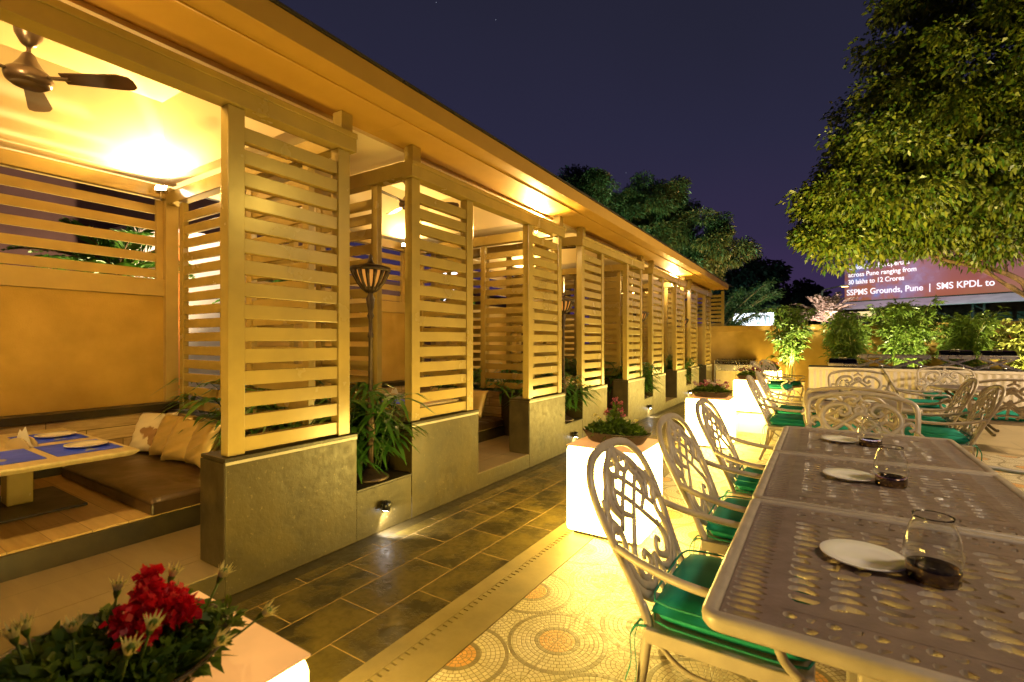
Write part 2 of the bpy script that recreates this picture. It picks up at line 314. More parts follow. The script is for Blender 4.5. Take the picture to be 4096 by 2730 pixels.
# ------------------------------------------------------------------ geometry helpers
class MB:
    def __init__(s): s.v = []; s.f = []
    def box(s, x0, x1, y0, y1, z0, z1):
        b = len(s.v)
        s.v += [(x, y, z) for z in (z0, z1) for x, y in ((x0, y0), (x1, y0), (x1, y1), (x0, y1))]
        s.f += [tuple(b + i for i in q) for q in ((3, 2, 1, 0), (4, 5, 6, 7), (0, 1, 5, 4), (1, 2, 6, 5), (2, 3, 7, 6), (3, 0, 4, 7))]
        return s
    def poly(s, pts):
        b = len(s.v); s.v += [tuple(p) for p in pts]; s.f.append(tuple(range(b, b + len(pts)))); return s
    def tube(s, pts, rad, n=8, flat=1.0, up=(0, 0, 1), cap=True):
        """swept section; flat<1 squashes it along `up`-ish second axis"""
        pts = [Vector(p) for p in pts]; N = len(pts)
        if not hasattr(rad, '__len__'): rad = [rad] * N
        b = len(s.v); up = Vector(up); prev = None
        for i, p in enumerate(pts):
            t = (pts[min(i + 1, N - 1)] - pts[max(i - 1, 0)])
            if t.length < 1e-9: t = Vector((0, 0, 1))
            t.normalize()
            if prev is None:
                a = t.cross(up)
                if a.length < 1e-3: a = t.cross(Vector((1, 0, 0)))
                a.normalize()
            else:
                a = prev - t * prev.dot(t)
                if flat != 1.0:
                    a = t.cross(up)
                    if a.length < 1e-3: a = prev - t * prev.dot(t)
                    elif a.dot(prev) < 0 and False: a = -a
                a.normalize()
            prev = a; c = t.cross(a)
            for k in range(n):
                an = 2 * math.pi * k / n + (math.pi / n if n == 4 else 0)
                q = p + a * (math.cos(an) * rad[i]) + c * (math.sin(an) * rad[i] * flat)
                s.v.append(tuple(q))
        for i in range(N - 1):
            for k in range(n):
                k2 = (k + 1) % n
                s.f.append((b + i * n + k, b + i * n + k2, b + (i + 1) * n + k2, b + (i + 1) * n + k))
        if cap:
            s.f.append(tuple(b + k for k in range(n))[::-1]); s.f.append(tuple(b + (N - 1) * n + k for k in range(n)))
        return s
    def lathe(s, prof, n=24, c=(0, 0, 0), sx=1.0, sy=1.0, cap=True):
        b = len(s.v)
        for r, z in prof:
            for k in range(n):
                a = 2 * math.pi * k / n
                s.v.append((c[0] + math.cos(a) * r * sx, c[1] + math.sin(a) * r * sy, c[2] + z))
        for i in range(len(prof) - 1):
            for k in range(n):
                k2 = (k + 1) % n
                s.f.append((b + i * n + k, b + i * n + k2, b + (i + 1) * n + k2, b + (i + 1) * n + k))
        if cap:
            if prof[0][0] > 1e-6: s.f.append(tuple(b + k for k in range(n))[::-1])
            if prof[-1][0] > 1e-6: s.f.append(tuple(b + (len(prof) - 1) * n + k for k in range(n)))
        return s
    def build(s, name, m, parent=None, smooth=False, bevel=0.0, loc=None, rz=0.0, label=None):
        me = bpy.data.meshes.new(name); me.from_pydata(s.v, [], s.f); me.update()
        return link(name, me, m, parent, smooth, bevel, loc, rz, label)
def link(name, me, m, parent=None, smooth=False, bevel=0.0, loc=None, rz=0.0, label=None):
    if isinstance(m, str): m = MATS[m]
    if m is not None and not me.materials: me.materials.append(m)
    if smooth: me.polygons.foreach_set('use_smooth', [True] * len(me.polygons))
    o = bpy.data.objects.new(name, me); COL.objects.link(o)
    if parent is not None: o.parent = parent
    if loc is not None: o.location = loc
    o.rotation_euler[2] = rz
    if bevel:
        b = o.modifiers.new('bevel', 'BEVEL'); b.width = bevel; b.segments = 2; b.limit_method = 'ANGLE'; b.angle_limit = R(40)
    if label: o['label'] = label
    return o
def tag(o, label=None, cat=None, group=None, kind=None):
    if label: o['label'] = label
    if cat: o['category'] = cat
    if group: o['group'] = group
    if kind: o['kind'] = kind
    return o
def thing(name, label, cat, loc=(0, 0, 0), rz=0.0, group=None):
    o = bpy.data.objects.new(name, None); o.empty_display_size = .1; COL.objects.link(o)
    o.location = loc; o.rotation_euler[2] = rz
    return tag(o, label, cat, group)
KIDS = {}
def dup(root, loc, rz, label, group=None, scale=None):
    def cp(o, par):
        c = o.copy(); COL.objects.link(c)
        if par is not None: c.parent = par
        for ch in [q for q in o.children]: cp(ch, c)
        return c
    r = cp(root, None); r.location = loc; r.rotation_euler[2] = rz; r['label'] = label
    if group: r['group'] = group
    if scale: r.scale = scale
    return r
def flat_arrays(name, V, F, m, parent=None, loc=None, smooth=False):
    """numpy quads -> mesh"""
    V = np.asarray(V, dtype=np.float32); F = np.asarray(F, dtype=np.int32)
    me = bpy.data.meshes.new(name); me.vertices.add(len(V)); me.vertices.foreach_set('co', V.ravel())
    k = F.shape[1]
    me.loops.add(F.size); me.loops.foreach_set('vertex_index', F.ravel())
    me.polygons.add(len(F)); me.polygons.foreach_set('loop_start', np.arange(0, F.size, k, dtype=np.int32))
    me.update(calc_edges=True); me.validate()
    return link(name, me, m, parent, smooth, 0, loc)
def leaves(P, D, L, Wd, rs, droop=0.25):
    """diamond leaves: points P, directions D (unit), length L, width Wd -> arrays (6 verts, 2 quads folded)"""
    n = len(P); D = D / (np.linalg.norm(D, axis=1, keepdims=True) + 1e-9)
    r = rs.normal(size=(n, 3)); S_ = np.cross(D, r); S_ /= (np.linalg.norm(S_, axis=1, keepdims=True) + 1e-9)
    Nn = np.cross(S_, D)
    L = np.asarray(L).reshape(-1, 1) * np.ones((n, 1)); Wd = np.asarray(Wd).reshape(-1, 1) * np.ones((n, 1))
    dr = np.array([[0, 0, -1.0]]) * L * droop
    a = P; mid = P + D * L * .5; tip = P + D * L + dr
    l = mid + S_ * Wd + Nn * Wd * .3; rr = mid - S_ * Wd + Nn * Wd * .3
    V = np.stack([a, l, tip, rr], axis=1).reshape(-1, 3)
    F = (np.arange(n)[:, None] * 4 + np.array([[0, 1, 2, 3]])).astype(np.int32)
    return V, F
# ------------------------------------------------------------------ lights helper
def spot(name, loc, to, energy, col, angle=120, blend=0.6, size=0.05, parent=None):
    l = bpy.data.lights.new(name, 'SPOT'); l.energy = energy; l.color = col; l.spot_size = R(angle); l.spot_blend = blend; l.shadow_soft_size = size
    o = bpy.data.objects.new(name, l); COL.objects.link(o)
    d = Vector(to) - Vector(loc); q = d.to_track_quat('-Z', 'Y')
    o.location = loc; o.rotation_euler = q.to_euler()
    if parent is not None:
        o.parent = parent; o.matrix_parent_inverse = Matrix.Translation(-Vector(parent.location)) if parent.rotation_euler[2] == 0 else (Matrix.Translation(Vector(parent.location)) @ Matrix.Rotation(parent.rotation_euler[2], 4, 'Z')).inverted()
    return o
def point(name, loc, energy, col, size=0.05):
    l = bpy.data.lights.new(name, 'POINT'); l.energy = energy; l.color = col; l.shadow_soft_size = size
    o = bpy.data.objects.new(name, l); COL.objects.link(o); o.location = loc; return o

def crom(pts, n=6):
    P = [Vector(p) for p in pts]; P = [P[0] * 2 - P[1]] + P + [P[-1] * 2 - P[-2]]; out = []
    for i in range(1, len(P) - 2):
        for k in range(n):
            t = k / n
            out.append(.5 * ((2 * P[i]) + (P[i + 1] - P[i - 1]) * t + (2 * P[i - 1] - 5 * P[i] + 4 * P[i + 1] - P[i + 2]) * t * t + (3 * P[i] - P[i - 1] - 3 * P[i + 1] + P[i + 2]) * t ** 3))
    out.append(P[-2]); return out

# ------------------------------------------------------------------ the setting
tag(MB().box(-400, 400, -400, 600, -.6, -.03).build('ground', 'ground'), kind='structure')
tag(MB().box(-2.82, -1.80, -6, 17.2, -.1, 0).build('slate_path', 'slate'), kind='structure')
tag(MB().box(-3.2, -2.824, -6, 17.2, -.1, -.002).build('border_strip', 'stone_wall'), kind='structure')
k = MB().box(-1.796, -1.70, -6, 17.2, -.1, .003).box(-1.66, -1.474, -6, 17.2, -.1, .003).box(-1.70, -1.66, -6, 17.2, -.1, -.03)
y = -1.0
while y < 16.9:
    k.box(-1.699, -1.661, y, y + .033, -.03, -.001); y += .045
tag(k.build('drain_kerb', mat('kerb', (.26, .195, .08), .5, .15, 3, .15, 40, world=True)), kind='structure')
tag(MB().box(-1.47, 9, -6, 8.9, -.1, 0).build('mosaic_floor', 'mosaic'), kind='structure')
tag(MB().box(-1.47, 9, 8.904, 17.2, -.1, 0).build('tiled_floor', 'tiles_far'), kind='structure')

# ------------------------------------------------------------------ boundary wall at the far end, and dark wall behind the cabanas
bw = MB().box(-6.5, 14, 17.2, 17.4, 0, 2.0).build('garden_wall', 'plaster')
tag(bw, 'long ochre plastered boundary wall behind the bamboo plants', 'wall')
MB().box(-6.5, 14, 17.17, 17.43, 1.86, 2.04).build('coping', 'plaster', bw, bevel=.01)
rw = MB().box(-9.7, -9.5, -8, 17, 0, 3.1).box(-9.7, -9.5, -8, 7.0, 3.1, 5.6).build('rear_wall', 'wallpurple')
tag(rw, 'dark maroon wall seen through the rear louvres of the cabanas', 'wall')

# ------------------------------------------------------------------ cabanas
def louvre(x0, x1, y0, y1, z0, z1, axis, st=.1, pitch=.136, sl=.088):
    """stiles and slats in one panel; axis 'y' = panel runs along y"""
    b = MB()
    if axis == 'y':
        b.box(x0, x1, y0, y0 + st, z0, z1); b.box(x0, x1, y1 - st, y1, z0, z1)
    else:
        b.box(x0, x0 + st, y0, y1, z0, z1); b.box(x1 - st, x1, y0, y1, z0, z1)
    z = z0 + .012; m = .012
    while z + sl <= z1 + .001:
        e = rnd.uniform(-.0025, .0025); w = rnd.uniform(-.0025, .0025); n0 = len(b.v)
        if axis == 'y': b.box(x0 + m + w, x1 - m + w, y0 + st, y1 - st, z, z + sl)
        else: b.box(x0 + st, x1 - st, y0 + m + w, y1 - m + w, z, z + sl)
        b.v[n0:] = [(q[0], q[1], q[2] + e * (1 if (q[1] if axis == 'y' else q[0]) > ((y0 + y1) / 2 if axis == 'y' else (x0 + x1) / 2) else -1)) for q in b.v[n0:]]
        z += pitch
    return b
CAB = ['cabana nearest the camera with its ceiling fan in full view', 'second cabana from the camera beyond the first torch stand',
       'third cabana along the slate path', 'fourth cabana along the slate path', 'last cabana at the far end beside the glassware cart']
def make_cabana():
    t = thing('cabana', CAB[0], 'cabana', (-2.94, -.49, 0), 0, 'slatted dining cabanas along the path')
    for y0 in (0, 1.97):
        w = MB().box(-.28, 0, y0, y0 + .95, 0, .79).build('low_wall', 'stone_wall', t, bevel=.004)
        MB().box(-.285, .004, y0 - .004, y0 + .954, .792, .815).build('coping', 'stone_cap', w, bevel=.003)
        MB().box(-.004, .005, y0, y0 + .95, .775, .793).build('edge_strip', 'edge_trim', w)
    MB().box(-.283, -.0045, 1.963, 1.9695, .163, .79).build('end_face', 'stone_dark', t)
    for y0 in (0, 2.80): MB().box(-2.96, -.286, y0, y0 + .12, 0, .785).build('side_wall', 'stone_wall' if y0 == 0 else 'stone_dark', t)
    MB().box(-2.96, -2.80, .122, 2.798, 0, .80).build('rear_base', 'stone_dark', t)
    MB().box(-2.96, -2.74, .0, 2.92, .802, .87).build('ledge', 'stone_cap', t)
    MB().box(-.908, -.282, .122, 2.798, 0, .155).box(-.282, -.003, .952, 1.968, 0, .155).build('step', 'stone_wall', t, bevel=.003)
    MB().box(-.905, -.282, .125, 2.795, .157, .162).box(-.279, -.008, .955, 1.965, .157, .162).build('step_paving', 'planks_low', t)
    MB().box(-2.798, -.91, .122, 2.798, 0, .30).build('platform', 'stone_dark', t)
    MB().box(-2.798, -.93, .122, 2.798, .302, .315).build('deck', 'planks', t)
    for y0 in (.124, 2.766): MB().box(-2.72, -.95, y0, y0 + .03, .42, .785).build('backrest', 'plank_back', t)
    MB().box(-2.797, -2.765, .16, 2.76, .42, .795).build('backrest', 'plank_back', t)
    MB().box(-2.96, -2.90, .1, 2.82, .874, 1.98).build('wall_panel', 'plaster', t)
    MB().box(-2.965, -2.88, .1, 2.82, 1.983, 2.16).build('rail', 'paint_in', t, bevel=.004)
    louvre(-2.95, -2.91, .1, 2.82, 2.163, 2.99, 'y', .08, .167, .088).build('louvre', 'paint_in', t)
    for y0 in (0, 2.80): MB().box(-2.96, -2.84, y0, y0 + .12, .873, 3.0).build('post', 'paint_in', t, bevel=.004)
    for y0, y1, p in ((.03, .90, 0), (2.0, 2.88, 1)):
        louvre(-.115, -.03, y0, y1, .817, 2.92, 'y').build('louvre', 'paint', t, bevel=.003)
    for x0, x1 in ((-2.62, -1.73), (-1.36, -.46)):
        for y0 in (.03, 2.83): louvre(x0, x1, y0, y0 + .055, .817, 2.93, 'x', .08).build('louvre', 'paint', t, bevel=.003)
    MB().box(-.12, -.0, .0, 2.92, 2.923, 3.06).box(.0, .012, .0, 2.92, 3.02, 3.06).build('beam', 'paint', t, bevel=.004)
    for y0 in (0.01, 2.80): MB().box(-2.84, -.122, y0, y0 + .11, 2.94, 3.07).build('beam', 'paint', t, bevel=.004)
    MB().box(-2.96, -2.85, .0, 2.92, 3.003, 3.13).build('beam', 'paint_in', t, bevel=.004)
    for y0 in (0.02, 2.79): MB().box(-.11, -.01, y0, y0 + .1, 3.062, 3.196).build('bracket', 'paint', t, bevel=.003)
    # hipped coffer over the seats
    o = [(-3.02, -.29), (-.16, -.29), (-.16, 3.21), (-3.02, 3.21)]; q = [(-2.7, .19), (-.24, .19), (-.24, 2.76), (-2.7, 2.76)]; r = [(-1.91, .51), (-1.01, .51), (-1.01, 2.41), (-1.91, 2.41)]
    v = [(*a, 3.2) for a in o] + [(*a, 3.2) for a in q] + [(*a, 3.62) for a in r]
    b = MB(); b.v = v
    for i in range(4):
        j = (i + 1) % 4; b.f += [(i, 4 + i, 4 + j, j), (4 + i, 8 + i, 8 + j, 4 + j)]
    b.f.append((11, 10, 9, 8))
    c = b.build('ceiling', 'ceiling', t); s = c.modifiers.new('thick', 'SOLIDIFY'); s.thickness = .03; s.offset = 1
    return t
cab0 = make_cabana()
for i in range(1, 5): dup(cab0, (-2.94, -.49 + 3.5 * i, 0), 0, CAB[i])

roof = thing('pavilion_roof', 'long flat overhanging roof with golden soffit above all the cabanas', 'roof', (-2.94, 0, 3.2))
b = MB(); y = -4.5
while y < 16.5:
    b.box(-.175, .26, y, min(y + 2.397, 16.6), 0, .08); y += 2.4
b.box(-.18, .26, -4.5, 16.6, .03, .1); b.build('soffit', 'soffit', roof)
b = MB(); b.box(.262, .44, -4.5, 16.62, -.012, .10).box(.262, .275, -4.5, 16.62, -.022, -.01).box(.44, .452, -4.5, 16.62, -.015, .13); b.build('fascia', 'soffit', roof, bevel=.004)
b = MB(); y = -4.5
b.box(-3.2, -.2, -4.5, 16.6, .46, .50)
while y < 16.5:
    b.box(.30, .470, y, y + 1.15, .133 + .002 * rnd.random(), .142 + .006 * rnd.random()); y += 1.16
b.build('roof_edge', 'roof_dark', roof)
MB().box(-3.2, -3.14, -4.5, 16.6, .0, .458).box(-.19, -.14, -4.5, 16.5, .102, .50).build('upstand', 'roof_dark', roof)
MB().box(-.0, .44, 16.60, 16.64, -.02, .12).box(-3.13, -.0, 16.605, 16.64, 0, .12).build('end_cap', 'soffit', roof)
MB().box(-3.1, .0, -4.5, -.8, 0.0, .05).build('soffit_end', 'soffit', roof)

# low planter walls in the gaps, torch stands, down lights
TP = ['nearest low planter wall between two blocks, carrying the tall torch', 'low planter wall between the second and third cabanas', 'low planter wall between the third and fourth cabanas', 'farthest low planter wall, between the last two cabanas']
def planter_wall(i):
    y0 = 2.432 + 3.5 * i
    t = thing('planter_wall', TP[i], 'planter', (-2.94, y0, 0), 0, 'low planter walls between cabanas')
    MB().box(-.28, -.004, 0, .576, 0, .365).build('front_wall', 'stone_wall', t, bevel=.003)
    MB().box(-.285, 0, 0, .576, .367, .385).build('coping', 'stone_cap', t, bevel=.003)
    MB().box(-2.96, -.282, .0, .576, 0, .30).build('soil', 'soil', t)
for i in range(4): planter_wall(i)
def torch(loc, rz, label, first=[]):
    if first: return dup(first[0], loc, rz, label)
    t = thing('torch_stand', label, 'torch', loc, rz, 'dark metal torch stands'); first.append(t)
    MB().lathe([(.0, 0), (.135, 0), (.15, .015), (.13, .035), (.085, .05), (.05, .075), (.028, .1)], 28).build('base', 'metal_brown', t, True)
    pr = [(.026, .09), (.024, .22), (.036, .33), (.042, .42), (.028, .50), (.040, .53), (.040, .56), (.024, .60), (.017, .72), (.016, 1.15), (.024, 1.16), (.024, 1.18), (.015, 1.20), (.0155, 1.30), (.028, 1.33), (.018, 1.36), (.026, 1.40), (.036, 1.47), (.018, 1.51), (.03, 1.53)]
    MB().lathe(pr, 16).build('stem', 'metal_brown', t, True)
    # bowl: ribs with openings round a glowing liner
    b = MB()
    for k in range(14):
        a = 2 * math.pi * k / 14
        prof = [(.028, 1.53), (.06, 1.55), (.10, 1.60), (.13, 1.66), (.145, 1.71)]
        b.tube([(math.cos(a) * r, math.sin(a) * r, z) for r, z in prof], [.012, .011, .012, .016, .02], 6)
    b.lathe([(.150, 1.69), (.163, 1.70), (.160, 1.725), (.14, 1.73), (.08, 1.745), (.03, 1.76), (.012, 1.80), (.02, 1.81), (.0, 1.84)], 28, cap=False)
    b.lathe([(.02, 1.52), (.05, 1.53), (.075, 1.56), (.07, 1.565), (.02, 1.55)], 20, cap=False)
    b.build('bowl', 'metal_brown', t, True)
    MB().lathe([(.02, 1.555), (.085, 1.60), (.118, 1.66), (.13, 1.70), (0, 1.70)], 20, cap=False).build('liner', 'flame', t, True)
    return t
TL = ['dark torch stand nearest the camera, rising from the first low planter wall', 'torch stand in the second gap between cabanas', 'torch stand in the third gap between cabanas', 'torch stand in the farthest gap between cabanas']
for i in range(4): torch((-3.10, 2.70 + 3.5 * i, .385), .3 * i, TL[i])
torch((3.9, 16.3, 0), 0, 'torch stand at the right edge of the garden in front of the ochre wall')
DL = ['black wall spotlight below the nearest torch, lighting the path', 'black wall spotlight below the second torch', 'black wall spotlight below the third torch', 'black wall spotlight below the farthest torch']
def down(i):
    y = 2.69 + 3.5 * i
    t = thing('wall_spotlight', DL[i], 'spotlight', (-2.94, y, .21), 0, 'small black spotlights along the wall foot')
    b = MB().tube([(0, 0, .0), (.02, 0, .0)], .028, 16); b.build('mount', 'black', t, True)
    b = MB().tube([(.045, .0, .035), (.045, -.015, -.035)], .032, 18); b.build('housing', 'black', t, True)
    MB().tube([(.045, -.016, -.033), (.045, -.017, -.038)], .022, 14).build('lens', 'cool_face', t)
    spot('spot_lamp', (-2.94 + .045, y - .02, .165), (-2.88, y + .10, 0), 16.0, (1, .90, .78), 125, .5, .01, t)
for i in range(4): down(i)

# flood lights on the cabana frames
def flood(loc, to, label, energy, angle=150):
    t = thing('flood_light', label, 'flood light', loc, 0, 'small flood lights inside the cabanas')
    d = (Vector(to) - Vector(loc)).normalized()
    q = d.to_track_quat('Z', 'Y').to_matrix().to_4x4()
    b = MB().box(-.055, .055, -.035, .035, -.05, 0); o = b.build('housing', 'steel', t, bevel=.006); o.matrix_local = q
    b = MB().box(-.048, .048, -.028, .028, .001, .004); o = b.build('lens', 'lamp_face', t); o.matrix_local = q
    MB().tube([(0, 0, -.02), (0, 0, -.09), (0, 0, -.12)], .008, 8).build('bracket', 'steel', t, True)
    spot('flood_lamp', tuple(Vector(loc) + d * .02), to, energy * 5, (1, .62, .17), angle, .7, .04, t)
flood((-5.62, 2.20, 3.06), (-4.9, 1.5, 3.7), 'flood light at the rear corner of the nearest cabana, glaring on its ceiling', 72)
point('bulb_b', (-3.22, 5.62, 2.97), 26, (1, .72, .34), .03)
point('bulb_d', (-3.22, 12.62, 2.97), 30, (1, .74, .42), .03)
flood((-3.20, 5.60, 3.03), (-3.05, 5.1, 3.5), 'flood light at the front corner of the second cabana, glaring on the soffit', 60, 170)
flood((-5.62, 9.20, 3.06), (-4.9, 8.5, 3.7), 'flood light at the rear corner of the third cabana', 40)
flood((-3.20, 12.60, 3.03), (-3.05, 12.1, 3.5), 'flood light at the front corner of the fourth cabana, glaring on the soffit', 60, 170)
flood((-5.62, 16.20, 3.06), (-4.9, 15.5, 3.7), 'flood light at the rear corner of the last cabana', 40)
flood((-3.20, -.20, 3.03), (-3.05, .3, 3.5), 'flood light at the front left corner of the nearest cabana, outside the picture', 30, 170)
flood((-3.25, -.30, 2.86), (-4.9, 1.5, .3), 'second flood light at the front left corner of the nearest cabana, aimed at the seats', 26, 110)
flood((-5.62, 5.60, 3.06), (-4.9, 5.0, 3.7), 'flood light at the rear corner of the second cabana', 28)

# ceiling fan
def fan(i, rz, label, first=[]):
    loc = (-4.42, .97 + 3.5 * i, 3.62)
    if first: return dup(first[0], loc, rz, label)
    t = thing('ceiling_fan', label, 'ceiling fan', loc, rz, 'three blade ceiling fans'); first.append(t)
    MB().lathe([(.0, 0), (.085, 0), (.088, -.03), (.075, -.05), (.07, -.09), (.04, -.15), (.012, -.17)], 24).build('canopy', 'fan_metal', t, True)
    MB().lathe([(.012, -.15), (.012, -.23)], 12).build('rod', 'fan_metal', t, True)
    MB().lathe([(.013, -.20), (.03, -.215), (.05, -.26), (.08, -.31), (.095, -.325), (.115, -.34), (.124, -.37), (.115, -.40), (.09, -.42), (.085, -.41), (.0, -.41)], 32).build('motor', 'fan_metal', t, True)
    for k in range(3):
        a = k * 2 * math.pi / 3
        b = MB().box(.10, .24, -.02, .02, -.366, -.358); o = b.build('blade_arm', 'fan_metal', t); o.rotation_euler[2] = a
        pts = [(.20, -.045), (.56, -.075), (.62, -.055), (.635, -.02), (.63, .03), (.60, .055), (.56, .06), (.20, .045)]
        b = MB(); n = len(pts); b.v = [(x, y, -.362 - .25 * y) for x, y in pts] + [(x, y, -.355 - .25 * y) for x, y in pts]
        b.f = [tuple(range(n))[::-1], tuple(range(n, 2 * n))] + [(j, (j + 1) % n, n + (j + 1) % n, n + j) for j in range(n)]
        o = b.build('blade', 'fan_blade', t); o.rotation_euler[2] = a
    return t
fan(0, R(42), 'ceiling fan with three dark blades in the nearest cabana')
fan(1, R(40), 'ceiling fan in the second cabana'); fan(2, R(15), 'ceiling fan in the third cabana'); fan(3, R(70), 'ceiling fan in the fourth cabana')

# floor mattresses
def matt(loc, label, first=[]):
    if first: return dup(first[0], loc, 0, label)
    t = thing('floor_mattress', label, 'mattress', loc, 0, 'brown leather floor mattresses'); first.append(t)
    V = []; F = []; nx, ny = 46, 22; L, Wd = 1.80, .82
    rs = np.random.RandomState(3)
    def h(u, v):
        x, y = u * L, v * Wd
        e = min(min(u, 1 - u) * L, min(v, 1 - v) * Wd)
        z = .105 - .02 * max(0, 1 - e / .03) ** 2
        z += .004 * math.sin(9 * x + 14 * y + 2 * math.sin(11 * y)) * min(1, e / .1)
        z -= .016 * math.exp(-((x - 1.32 - .12 * math.sin(7 * y)) / .012) ** 2) * max(0, 1 - abs(y - .38) / .25)
        for c, a, w in ((.42, .012, .02), (.47, .01, .015), (.52, .012, .02), (.57, .008, .015), (.36, .008, .02)):
            z -= a * math.exp(-((y - c - .03 * math.sin(5 * x + c * 30)) / w) ** 2) * max(0, min(1, (x - .9) / .3))
        return z
    b = MB()
    for j in range(ny + 1):
        for i in range(nx + 1):
            u, v = i / nx, j / ny; b.v.append((-L / 2 + u * L, -Wd / 2 + v * Wd, h(u, v)))
    for j in range(ny):
        for i in range(nx):
            a = j * (nx + 1) + i; b.f.append((a, a + 1, a + nx + 2, a + nx + 1))
    b.build('top_panel', 'leather', t, True)
    MB().box(-L / 2 - .004, L / 2 + .004, -Wd / 2 - .004, Wd / 2 + .004, 0, .083).build('side_band', 'leather', t, bevel=.012)
    return t
for i in range(5):
    n = ('nearest', 'second', 'third', 'fourth', 'last')[i]
    matt((-4.74, 1.86 + 3.5 * i, .316), 'brown leather floor mattress on the far side of the table in the %s cabana' % n)
    matt((-4.74, .07 + 3.5 * i, .316), 'brown leather floor mattress on the near side of the table in the %s cabana' % n)

# pillows
def pillow_mesh(seed, w=.42, h=.42, t=.14):
    rs = random.Random(seed); n = 20; b = MB(); ph = [rs.uniform(0, 6) for _ in range(6)]
    for side in (1, -1):
        for j in range(n + 1):
            for i in range(n + 1):
                u = -1 + 2 * i / n; v = -1 + 2 * j / n
                k = 1 - .10 * (1 - abs(u) ** 2) * abs(v) ** 3 - .0
                k2 = 1 - .10 * (1 - abs(v) ** 2) * abs(u) ** 3
                th = max(0, (1 - u ** 4) * (1 - v ** 4)) ** .55
                wr = .010 * math.sin(7 * u + 5 * v + ph[0]) * (1 - th) + .006 * math.sin(13 * v - 6 * u + ph[1])+.006*math.sin(20*v*(1+.3*u)+ph[2])*abs(u)
                b.v.append((u * w / 2 * k2, side * (th * t / 2 + wr * th), v * h / 2 * k + h / 2))
    N = (n + 1) ** 2
    for s in (0, 1):
        for j in range(n):
            for i in range(n):
                a = s * N + j * (n + 1) + i; q = (a, a + 1, a + n + 2, a + n + 1); b.f.append(q if s == 0 else q[::-1])
    return b
def pillow(loc, rz, tilt, m, label, seed):
    o = pillow_mesh(seed).build('pillow', m, None, True, 0, loc, rz); o.rotation_euler[0] = tilt
    return tag(o, label, 'pillow', 'pillows leaning on the cabana backrests')
pillow((-5.52, 2.04, .42), R(25), R(-22), 'floral', 'flower patterned pillow, farthest left of the row in the nearest cabana', 1)
pillow((-5.20, 2.05, .42), R(10), R(-24), 'satin', 'shiny golden pillow next to the floral pillow', 2)
pillow((-4.88, 2.03, .42), R(14), R(-27), 'satin', 'golden satin pillow, second from the right end of the near row', 3)
pillow((-4.58, 2.04, .42), R(-6), R(-22), 'satin', 'golden pillow half hidden behind the nearest louvre post', 4)
pillow((-4.25, 5.55, .42), R(-12), R(-20), 'satin', 'cream pillow beside the entry of the second cabana', 5)
pillow((-4.9, 5.55, .42), R(8), R(-20), 'satin', 'cream pillow further inside the second cabana', 6)
pillow((-5.3, 16.05, .62), R(5), R(-10), 'floral', 'floral pillow standing in the last cabana', 7)
pillow((-4.6, 9.05, .42), R(4), R(-20), 'satin', 'cream pillow in the third cabana', 8)

# low dining tables
def lowtable(i, label, first=[]):
    loc = (-4.76, 1.02 + 3.5 * i, .316)
    if first: return dup(first[0], loc, 0, label)
    t = thing('low_table', label, 'table', loc, 0, 'pale low dining tables'); first.append(t)
    b = MB(); x, y = .78, .41
    b.v = [(-x + .03, -y + .03, .405), (x - .03, -y + .03, .405), (x - .03, y - .03, .405), (-x + .03, y - .03, .405), (-x, -y, .43), (x, -y, .43), (x, y, .43), (-x, y, .43), (-x, -y, .445), (x, -y, .445), (x, y, .445), (-x, y, .445)]
    b.f = [(3, 2, 1, 0), (8, 9, 10, 11)] + [(q + j, q + (j + 1) % 4, q + 4 + (j + 1) % 4, q + 4 + j) for q in (0, 4) for j in range(4)]
    b.build('tabletop', 'wood_top', t, bevel=.003)
    MB().box(-.24, -.08, -.07, .07, .02, .404).build('leg', 'paint', t, bevel=.01)
    MB().box(-.50, .26, -.28, .28, .0, .018).build('foot', 'stone_dark', t, bevel=.004)
    return t
LN = ('nearest', 'second', 'third', 'fourth', 'last')
for i in range(5): lowtable(i, 'pale wooden low table in the %s cabana' % LN[i])
def placemat(loc, label, first=[], rz=0):
    if first: return dup(first[0], loc, rz, label)
    t = thing('placemat', label, 'placemat', loc, rz, 'blue printed placemats'); first.append(t)
    MB().box(-.255, .255, -.175, .175, 0, .002).build('mat', 'mat_blue', t)
    b = MB(); r2 = random.Random(5)
    for k in range(16):
        x = -.15 + .022 * k; w = .02 + .012 * math.sin(k * .9) + r2.random() * .015
        b.box(x, x + .019, .02 - w, .02 + w, .0022, .0030)
    b.build('print', 'mat_pale', t); return t
def plate(loc, label, r=.125, cat='plate', group='white plates', m='ceramic'):
    o = MB().lathe([(0, .004), (r * .55, .004), (r * .62, .0), (r * .64, .002), (r * .99, .016), (r, .019), (r * .98, .021), (r * .68, .010), (r * .62, .007), (0, .006)], 48, cap=False).build('plate', m, None, True, 0, loc)
    return tag(o, label, cat, group)
def napkin(loc, rz, label, first=[]):
    if first: return dup(first[0], loc, rz, label)
    t = thing('napkin_holder', label, 'napkin holder', loc, rz, 'wooden napkin holders'); first.append(t)
    for y in (-.03, .03):
        pts = [(.09 * math.cos(a * math.pi / 12), .075 * math.sin(a * math.pi / 12)) for a in range(13)]
        b = MB(); n = len(pts); b.v = [(px, y - .004, pz) for px, pz in pts] + [(px, y + .004, pz) for px, pz in pts]
        b.f = [tuple(range(n)), tuple(range(n, 2 * n))[::-1]] + [(j, n + j, n + (j + 1) % n, (j + 1) % n) for j in range(n)]
        b.build('side', 'wood_top', t)
    MB().poly([(-.08, 0, .005), (.08, 0, .005), (.03, .0, .15)]).poly([(-.07, .008, .005), (.085, .008, .005), (-.02, .006, .13)]).build('napkins', 'paper', t)
    return t
